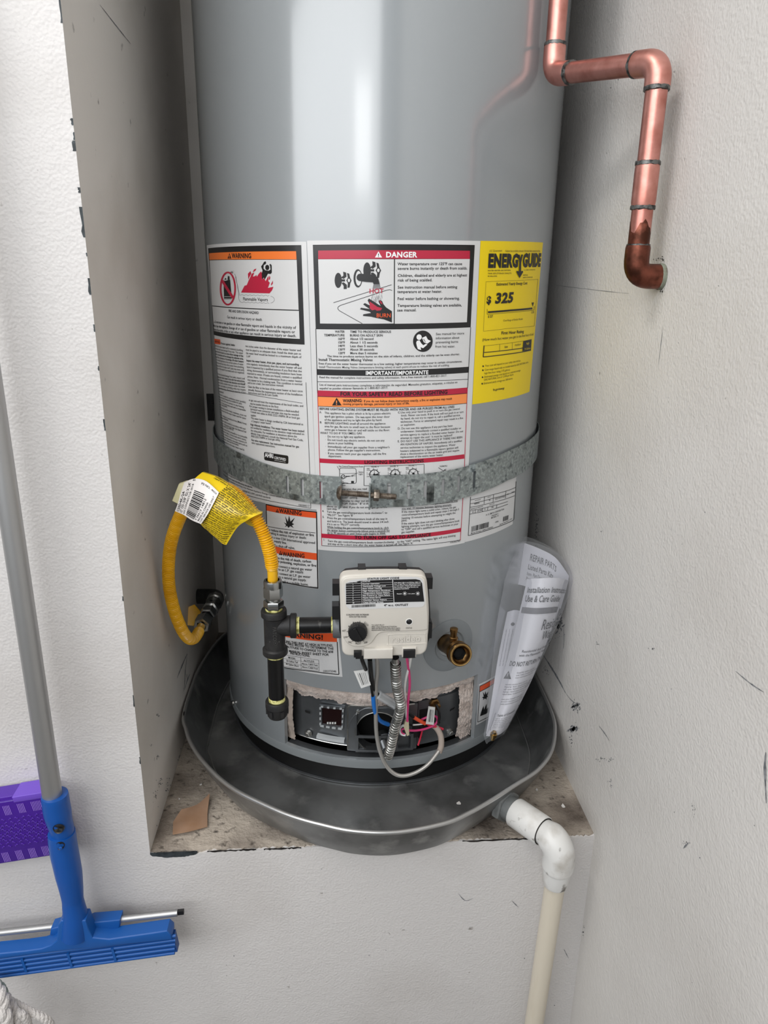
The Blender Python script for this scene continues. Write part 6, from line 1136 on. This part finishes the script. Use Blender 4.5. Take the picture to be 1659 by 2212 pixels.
def para(v0, v1, u0, u1, step, h, key='ink'):
    v = v0
    while v < v1: ue = u0 + (u1 - u0)*rb.uniform(0.72, 1.0); PF.t(' '.join(rb.choice(gw) for _ in range(5)), u0, v, ue, v, h, key, 0.0, off=0.0012); v += step
para(0.56, 0.605, 0.33, 0.95, 0.016, 0.009); para(0.635, 0.70, 0.16, 0.92, 0.016, 0.009); para(0.73, 0.765, 0.18, 0.9, 0.015, 0.008)
PF.line([(0.13, 0.815), (0.93, 0.815), (0.93, 0.935), (0.13, 0.935), (0.13, 0.815)], 0.008, 'ink', 0.0006); PF.t('Table of Contents', 0.2, 0.835, 0.8, 0.835, 0.014, 'ink', 0.012, off=.0006); para(0.853, 0.93, 0.2, 0.75, 0.013, 0.007)
PF.flush(bk1, {'ink': ('printed_text', M_PRNG), 'bar': ('grey_bar', mat('booklet_bar', '#77777b', 0.6)), 'pg': ('icon_mark', M_PAGE)})
rowsB = [[aty(1133, 1173, -0.112), aty(1165, 1185, -0.118), aty(1200, 1205, -0.130), aty(1229, 1245, -0.160)], [aty(1126, 1215, -0.122), aty(1160, 1225, -0.128), aty(1195, 1240, -0.138), aty(1222, 1275, -0.163)], [aty(1118, 1262, -0.130), aty(1152, 1272, -0.136), aty(1186, 1290, -0.144), aty(1210, 1315, -0.166)]]
pg, GB, NB = sheet3('inside_page', rowsB, M_PAGE, 0.001, bk1)
PB = Print(surf_of(GB, NB))
for tx, u0, v0, u1, h, b in [('REPAIR PARTS', 0.18, 0.40, 0.72, 0.15, 0.012), ('Listed Parts Kits', 0.17, 0.60, 0.68, 0.11, 0.012), ('Item  Part Description', 0.17, 0.72, 0.6, 0.07, 0.0), ('Part   Description', 0.17, 0.82, 0.55, 0.07, 0.0)]:
    V, F, w_ = layout(tx, b); PB._add('ink', np.stack([u0 + (u1 - u0)*V[:, 0]/w_, v0 - V[:, 1]*h], 1), F, 0.0010)
PB.flush(bk1, {'ink': ('inside_print', M_PRNG)})
rowsS = [[aty(1096, 1322, -0.166), aty(1110, 1318, -0.172), aty(1126, 1320, -0.172)], [aty(1076, 1420, -0.186), aty(1090, 1420, -0.190), aty(1104, 1422, -0.190)], [aty(1062, 1510, -0.202), aty(1072, 1510, -0.205), aty(1084, 1512, -0.205)], [aty(1050, 1585, -0.217), aty(1056, 1586, -0.220), aty(1062, 1588, -0.221)]]
bk2, GS2, NS2 = sheet3('leaflet', rowsS, M_PAGE, 0.0008)
tag(bk2, 'narrow folded white leaflet tucked behind the care guide in the bag', 'leaflet')
PS = Print(surf_of(GS2, NS2)); PS.disc(0.6, 0.12, 0.12, 0.012, 'ink', .0005)
for k in range(3): 
    V, F, w_ = layout('read these instructions before use and keep them', 0.0); PS._add('ink', np.stack([0.25 + 0.2*k + V[:, 1]*0.07, 0.15 + 0.25*V[:, 0]/w_], 1), F, 0.0005)
PS.flush(bk2, {'ink': ('printed_text', M_PRNG)})
# the clear bag round both
rn = random.Random(4)
def jit(P, a=0.0012): return [q + np.array([rn.uniform(-a, a), rn.uniform(-a, a), rn.uniform(-a, a)]) for q in P]
BG = thing('plastic_bag', 'clear plastic bag of literature leaning between water heater and right wall', 'bag', aty(1048, 1606, -0.232))
rowsG = [[aty(1092, 1188, -0.150), aty(1132, 1168, -0.135), aty(1185, 1185, -0.150), aty(1222, 1212, -0.160), aty(1238, 1238, -0.165)], [aty(1088, 1262, -0.178), aty(1135, 1255, -0.195), aty(1180, 1252, -0.210), aty(1215, 1250, -0.205), aty(1236, 1262, -0.178)], [aty(1074, 1340, -0.190), aty(1110, 1350, -0.208), aty(1150, 1350, -0.218), aty(1190, 1345, -0.208), aty(1208, 1340, -0.185)], [aty(1062, 1450, -0.206), aty(1086, 1455, -0.225), aty(1115, 1455, -0.232), aty(1146, 1445, -0.220), aty(1164, 1438, -0.196)], [aty(1050, 1560, -0.226), aty(1062, 1562, -0.242), aty(1080, 1562, -0.246), aty(1098, 1556, -0.236), aty(1110, 1548, -0.214)], [aty(1044, 1590, -0.236), aty(1050, 1606, -0.244), aty(1058, 1604, -0.246), aty(1072, 1598, -0.244), aty(1088, 1585, -0.230)]]
fr_, GG, NG = sheet3('bag_front', [jit(r) for r in rowsG], M_FILM, 0.0001, BG, 5)
rowsH = [[q + np.array([0.004, 0.030, 0.0]) if i else q for i, q in enumerate(r[:-1])] + [r[-1]] for r in rowsG]
rowsH = [[r[0]] + [q*np.array([1, 1, 1]) + np.array([0.0, 0.02, 0]) for q in r[1:-1]] + [r[-1]] for r in rowsG]
sheet3('bag_back', rowsH, M_FILM, 0.0001, BG, 5)
m = MB(); c = aty(1066, 1588, -0.2435); m.lathe([(-0.008, 0.0), (-0.008, 0.0035), (-0.002, 0.0035), (-0.002, 0.0052), (0.003, 0.0052), (0.003, 0.0038), (0.007, 0.003), (0.0085, 0.0)], c, (0.12, -0.1, 1), 12); tag(m.build('brass_orifice', M_BRASSL), 'small brass gas orifice lying in the bottom of the clear bag', 'fitting')

# ------------------------------------------------------------------ squeegee hanging head down on the left wall
YS = -0.412
SQ = thing('window_squeegee', 'blue plastic window squeegee and scrubber on a grey aluminium pole', 'squeegee', aty(155, 2010, YS))
pb_ = aty(114, 1725, YS); ptop = np.array([pb_[0] - 0.0035, YS + 0.012, 1.05])
m = MB(); m.tube(np.linspace(pb_ + (0, 0, -0.012), ptop, 12), 0.0113, 24); m.build('pole', M_ALU, SQ)
hp = [aty(118, 1716, YS), aty(123, 1748, YS), aty(129, 1775, YS), aty(134, 1790, YS), aty(137, 1812, YS), aty(141, 1830, YS)]
m = MB(); m.tube(resample(catmull(hp, 6), 0.003), np.interp(np.linspace(0, 1, len(resample(catmull(hp, 6), 0.003))), [0, 0.03, 0.35, 0.6, 1], [0.0150, 0.0155, 0.0157, 0.0138, 0.0125]), 28); m.build('pole_socket', M_BLUE, SQ)
hp2 = [aty(133, 1798, YS), aty(137, 1830, YS), aty(144, 1865, YS), aty(150, 1895, YS), aty(155, 1925, YS), aty(158, 1950, YS), aty(162, 1975, YS), aty(163, 2000, YS), aty(163, 2016, YS)]
Q = resample(catmull(hp2, 6), 0.003); m = MB(); m.tube(Q, np.interp(np.linspace(0, 1, len(Q)), [0, 0.05, 0.2, 0.4, 0.55, 0.65, 0.75, 0.88, 1], [0.0158, 0.0162, 0.0164, 0.0158, 0.0140, 0.0128, 0.0140, 0.0165, 0.018]), 28); m.build('handle', M_BLUE, SQ)
for px_, py_, rx, rz in ((125, 1792, 0.0062, 0.0058), (129, 1828, 0.0048, 0.0052)):
    c = aty(px_, py_, YS - 0.0166); m = MB(); a = np.linspace(0, 2*math.pi, 18, endpoint=False)
    m.grid(np.array([np.stack([c[0] + rx*k*np.cos(a), np.full(18, c[1] + dd) + 0.0016*np.cos(a)**2, c[2] + rz*k*np.sin(a)], 1) for k, dd in ((1.1, 0.002), (1.0, -0.0006), (0.85, 0.0006), (0.01, 0.0012))]), True, wrapu=True); m.build('lock_button', M_BLKP, SQ)
c = aty(131, 1832, YS - 0.0172); m = MB(); m.lathe([(0, 0.0022), (0.001, 0.0018), (0.0014, 0)], c, (0, -1, 0), 10); m.build('button_dot', M_BLUE, SQ)
# head: flared neck plates, clamp with silver channel and rubber, ribbed scrubber block
tl = aty(-120, 2088, YS); tr = aty(370, 2022, YS); hx = (tr - tl)/np.linalg.norm(tr - tl); hz_ = np.cross(hx, (0, 1, 0)); hz_ = hz_ if hz_[2] > 0 else -hz_
cb = aty(165, 2050, YS)
m = MB(); neck = [(128, 2018), (131, 1985), (138, 1975), (190, 1975), (197, 1995), (205, 2012), (240, 2015), (330, 2002), (364, 1997), (373, 2005), (374, 2016), (240, 2030), (60, 2050), (0, 2058), (-110, 2072), (-110, 2060), (0, 2046), (60, 2040), (95, 2035), (115, 2028)]
m.prism([tuple(aty(x, y, YS)[[0, 2]]) for x, y in neck], lambda a, b, d: (a, d, b), YS + 0.009, YS - 0.010, 0.002); m.build('head_frame', M_BLUE2, SQ)
m = MB(); m.obox(aty(125, 2066, YS), hx*0.1545, np.array([0, 0.006, 0]), hz_*0.0128); sb = m.build('scrubber_block', mat('blue_groove', '#0b3f80', 0.5), SQ)
for k in range(5):
    o = aty(125, 2047 + 9.2*k, YS); m = MB(); e = 0.153; P = [o - hx*e + np.array([0, -0.006, 0]), o + hx*(e + 0.001) + np.array([0, -0.006, 0])]; m.tube(resample(np.array(P), 0.004), 0.0021, 10); m.build('scrubber_rib', M_BLUE2, SQ)
for px_ in (57, 155, 250, -40):
    o = aty(px_, 2066 + (125 - px_)*0.115, YS); m = MB(); m.obox(o + np.array([0, -0.0068, 0]), hx*0.0016, np.array([0, 0.0016, 0]), hz_*0.0115); m.build('block_divider', M_BLUE2, SQ)
YK = YS + 0.014
m = MB(); q = [(112, 2010), (114, 1996), (135, 1990), (190, 1986), (200, 1982), (262, 1977), (263, 1990), (258, 1998), (200, 2006), (140, 2009)]
m.prism([tuple(aty(x, y, YK)[[0, 2]]) for x, y in q], lambda a, b, d: (a, d, b), YK + 0.008, YK - 0.008, 0.002); m.build('rubber_clamp', M_BLUE2, SQ)
k0, k1 = aty(-110, 2027, YK), aty(384, 1972, YK); m = MB(); m.tube(np.linspace(k0, k1, 6), 0.0042, 16); m.build('blade_channel', M_ALU, SQ)
kd = (k1 - k0)/np.linalg.norm(k1 - k0); m = MB(); m.obox((k0 + k1)/2 + kd*0.004 + np.array([0, 0.001, 0]), kd*(np.linalg.norm(k1 - k0)/2 + 0.004), np.array([0, 0.0022, 0]), np.array([0, 0, 0.0030])); m.build('rubber_blade', M_BLKP, SQ)

# ------------------------------------------------------------------ purple flat mop plate on the wall behind the squeegee
YM = -0.3935
def mp(x, y): p = aty(x, y, YM); return np.array([p[0], p[2]])
ml, mr = mp(0, 1733), mp(100, 1717); ux_ = (mr - ml)/np.linalg.norm(mr - ml); uz_ = np.array([-ux_[1], ux_[0]]); bl = mp(0, 1867); hgt = (ml - bl) @ uz_
c0 = ml - ux_*0.20; Lm = (mp(102, 1716) - c0) @ ux_
def mfn(a, b, d): q = c0 + ux_*a - uz_*b; return (q[0], d, q[1])
MP = thing('flat_mop_plate', 'purple plastic flat mop plate with squiggle relief hanging behind the squeegee', 'mop plate', mfn(Lm/2, hgt, YM))
m = MB(); m.prism([(0, 0), (Lm, 0), (Lm, hgt), (0, hgt)], mfn, YF - 0.002, YM, 0.002); m.build('plate', M_PURP, MP)
m = MB(); m.prism([(0.0, -0.0035), (Lm - 0.042, -0.0035), (Lm - 0.042, 0.002), (0, 0.002)], mfn, YF - 0.004, YM + 0.004, 0.001); m.build('top_rail', M_PURP2, MP)
m = MB(); m.prism([(Lm - 0.042, -0.0045), (Lm, -0.0045), (Lm, 0.004), (Lm - 0.042, 0.004)], mfn, YF - 0.004, YM - 0.0003, 0.001); m.build('end_cap', mat('light_purple_plastic', '#6a48b8', 0.35), MP)
def lines(a0, n, b0, b1):
    for k in range(n):
        m = MB(); m.prism([(a0 + 0.0018*k, b0), (a0 + 0.0018*k + 0.0006, b0), (a0 + 0.0018*k + 0.0008, b1), (a0 + 0.0018*k + 0.0002, b1)], mfn, YM + 0.0005, YM - 0.0004); m.build('grip_line', M_PURPL, MP)
aoff = 0.20
for a0, n in ((aoff + 0.001, 5), (aoff + 0.0185, 5), (aoff + 0.0355, 12), (aoff - 0.018, 5), (aoff - 0.036, 5), (aoff - 0.054, 5)): lines(a0, n, 0.0065, 0.0200)
for a0, n in ((aoff - 0.004, 5), (aoff + 0.0125, 5), (aoff + 0.0290, 5), (aoff + 0.0455, 12), (aoff - 0.021, 5), (aoff - 0.038, 5)): lines(a0, n, hgt - 0.0165, hgt - 0.0025)
for i in range(14):
    for j in range(9):
        a0 = aoff - 0.045 + 0.0082*i + 0.0016*j; b0 = 0.026 + 0.0050*j
        if b0 > hgt - 0.019 or a0 > Lm - 0.004: continue
        m = MB(); big = 2 <= j <= 6; s_ = 0.0030 if big else 0.0018; sg = 1 if (i + j) % 2 else -1
        P = [np.array(mfn(a0 + s_*t, b0 + sg*s_*0.55*math.sin(t*math.pi), YM - 0.0001)) for t in np.linspace(-1, 1, 9)]; m.tube(P, 0.0009, 6); m.build('relief_squiggle', M_PURP2, MP)

# ------------------------------------------------------------------ cotton string mop poking in at the lower left
SM = thing('string_mop', 'white twisted cotton string mop bunched at the foot of the wall', 'mop', (-0.50, -0.46, ZFL))
def cord(pts, r=0.0048, tw=0.016, mt=M_COTTON, strands=3):
    P = resample(catmull(np.array(pts), 10), 0.0022); T = np.gradient(P, axis=0); T /= np.linalg.norm(T, axis=1)[:, None]; u = np.cross(T[0], (0, 1.0, 0.1)); d = np.r_[0, np.cumsum(np.linalg.norm(np.diff(P, axis=0), axis=1))]; m = MB(); U = []
    for i in range(len(P)): u = u - T[i]*(u @ T[i]); u /= np.linalg.norm(u); U.append(u.copy())
    U = np.array(U); Wv = np.cross(T, U)
    for k in range(strands):
        a = d/tw*2*math.pi + 2*math.pi*k/strands; m.tube(P + r*0.55*(np.cos(a)[:, None]*U + np.sin(a)[:, None]*Wv), r*0.62, 8)
    m.build('mop_strand', mt, SM)
def mpt(x, y, yy): return aty(x, y, yy)
cord([mpt(14, 2158, -0.43), mpt(45, 2175, -0.44), mpt(75, 2190, -0.445), mpt(100, 2203, -0.445), mpt(112, 2225, -0.44), mpt(116, 2290, -0.43)])
cord([mpt(28, 2185, -0.45), mpt(48, 2192, -0.455), mpt(60, 2212, -0.45), mpt(66, 2260, -0.44)])
cord([mpt(-30, 2120, -0.44), mpt(-5, 2140, -0.45), mpt(6, 2175, -0.46), mpt(4, 2260, -0.46)], 0.0075, 0.03); cord([mpt(-40, 2140, -0.45), mpt(-14, 2165, -0.46), mpt(-8, 2200, -0.465), mpt(-10, 2270, -0.46)], 0.0085, 0.03)
cord([mpt(-30, 2170, -0.46), mpt(8, 2188, -0.465), mpt(14, 2215, -0.465), mpt(12, 2270, -0.46)], 0.0070, 0.03); cord([mpt(10, 2150, -0.44), mpt(32, 2185, -0.452), mpt(40, 2210, -0.455), mpt(44, 2260, -0.45)], 0.0055, 0.02)
cord([mpt(-20, 2115, -0.432), mpt(4, 2135, -0.436), mpt(10, 2160, -0.44), mpt(18, 2190, -0.445), mpt(24, 2240, -0.445)], 0.0050, 0.02, M_MOPG)
cord([mpt(2, 2146, -0.428), mpt(14, 2165, -0.436), mpt(20, 2195, -0.445), mpt(12, 2225, -0.45)], 0.0012, 0.01, mat('dark_green_thread', '#20312b', 0.8), 2)
cord([mpt(18, 2190, -0.452), mpt(26, 2205, -0.455), mpt(30, 2240, -0.455)], 0.0050, 0.02, M_MOPG)
m = MB(); m.lathe([(0, 0.0), (0.0, 0.10), (0.02, 0.11), (0.08, 0.085), (0.16, 0.055), (0.22, 0.04), (0.26, 0.0)], (-0.545, -0.48, ZFL), (0, 0, 1), 26); m.build('mop_core', M_COTTON, SM)
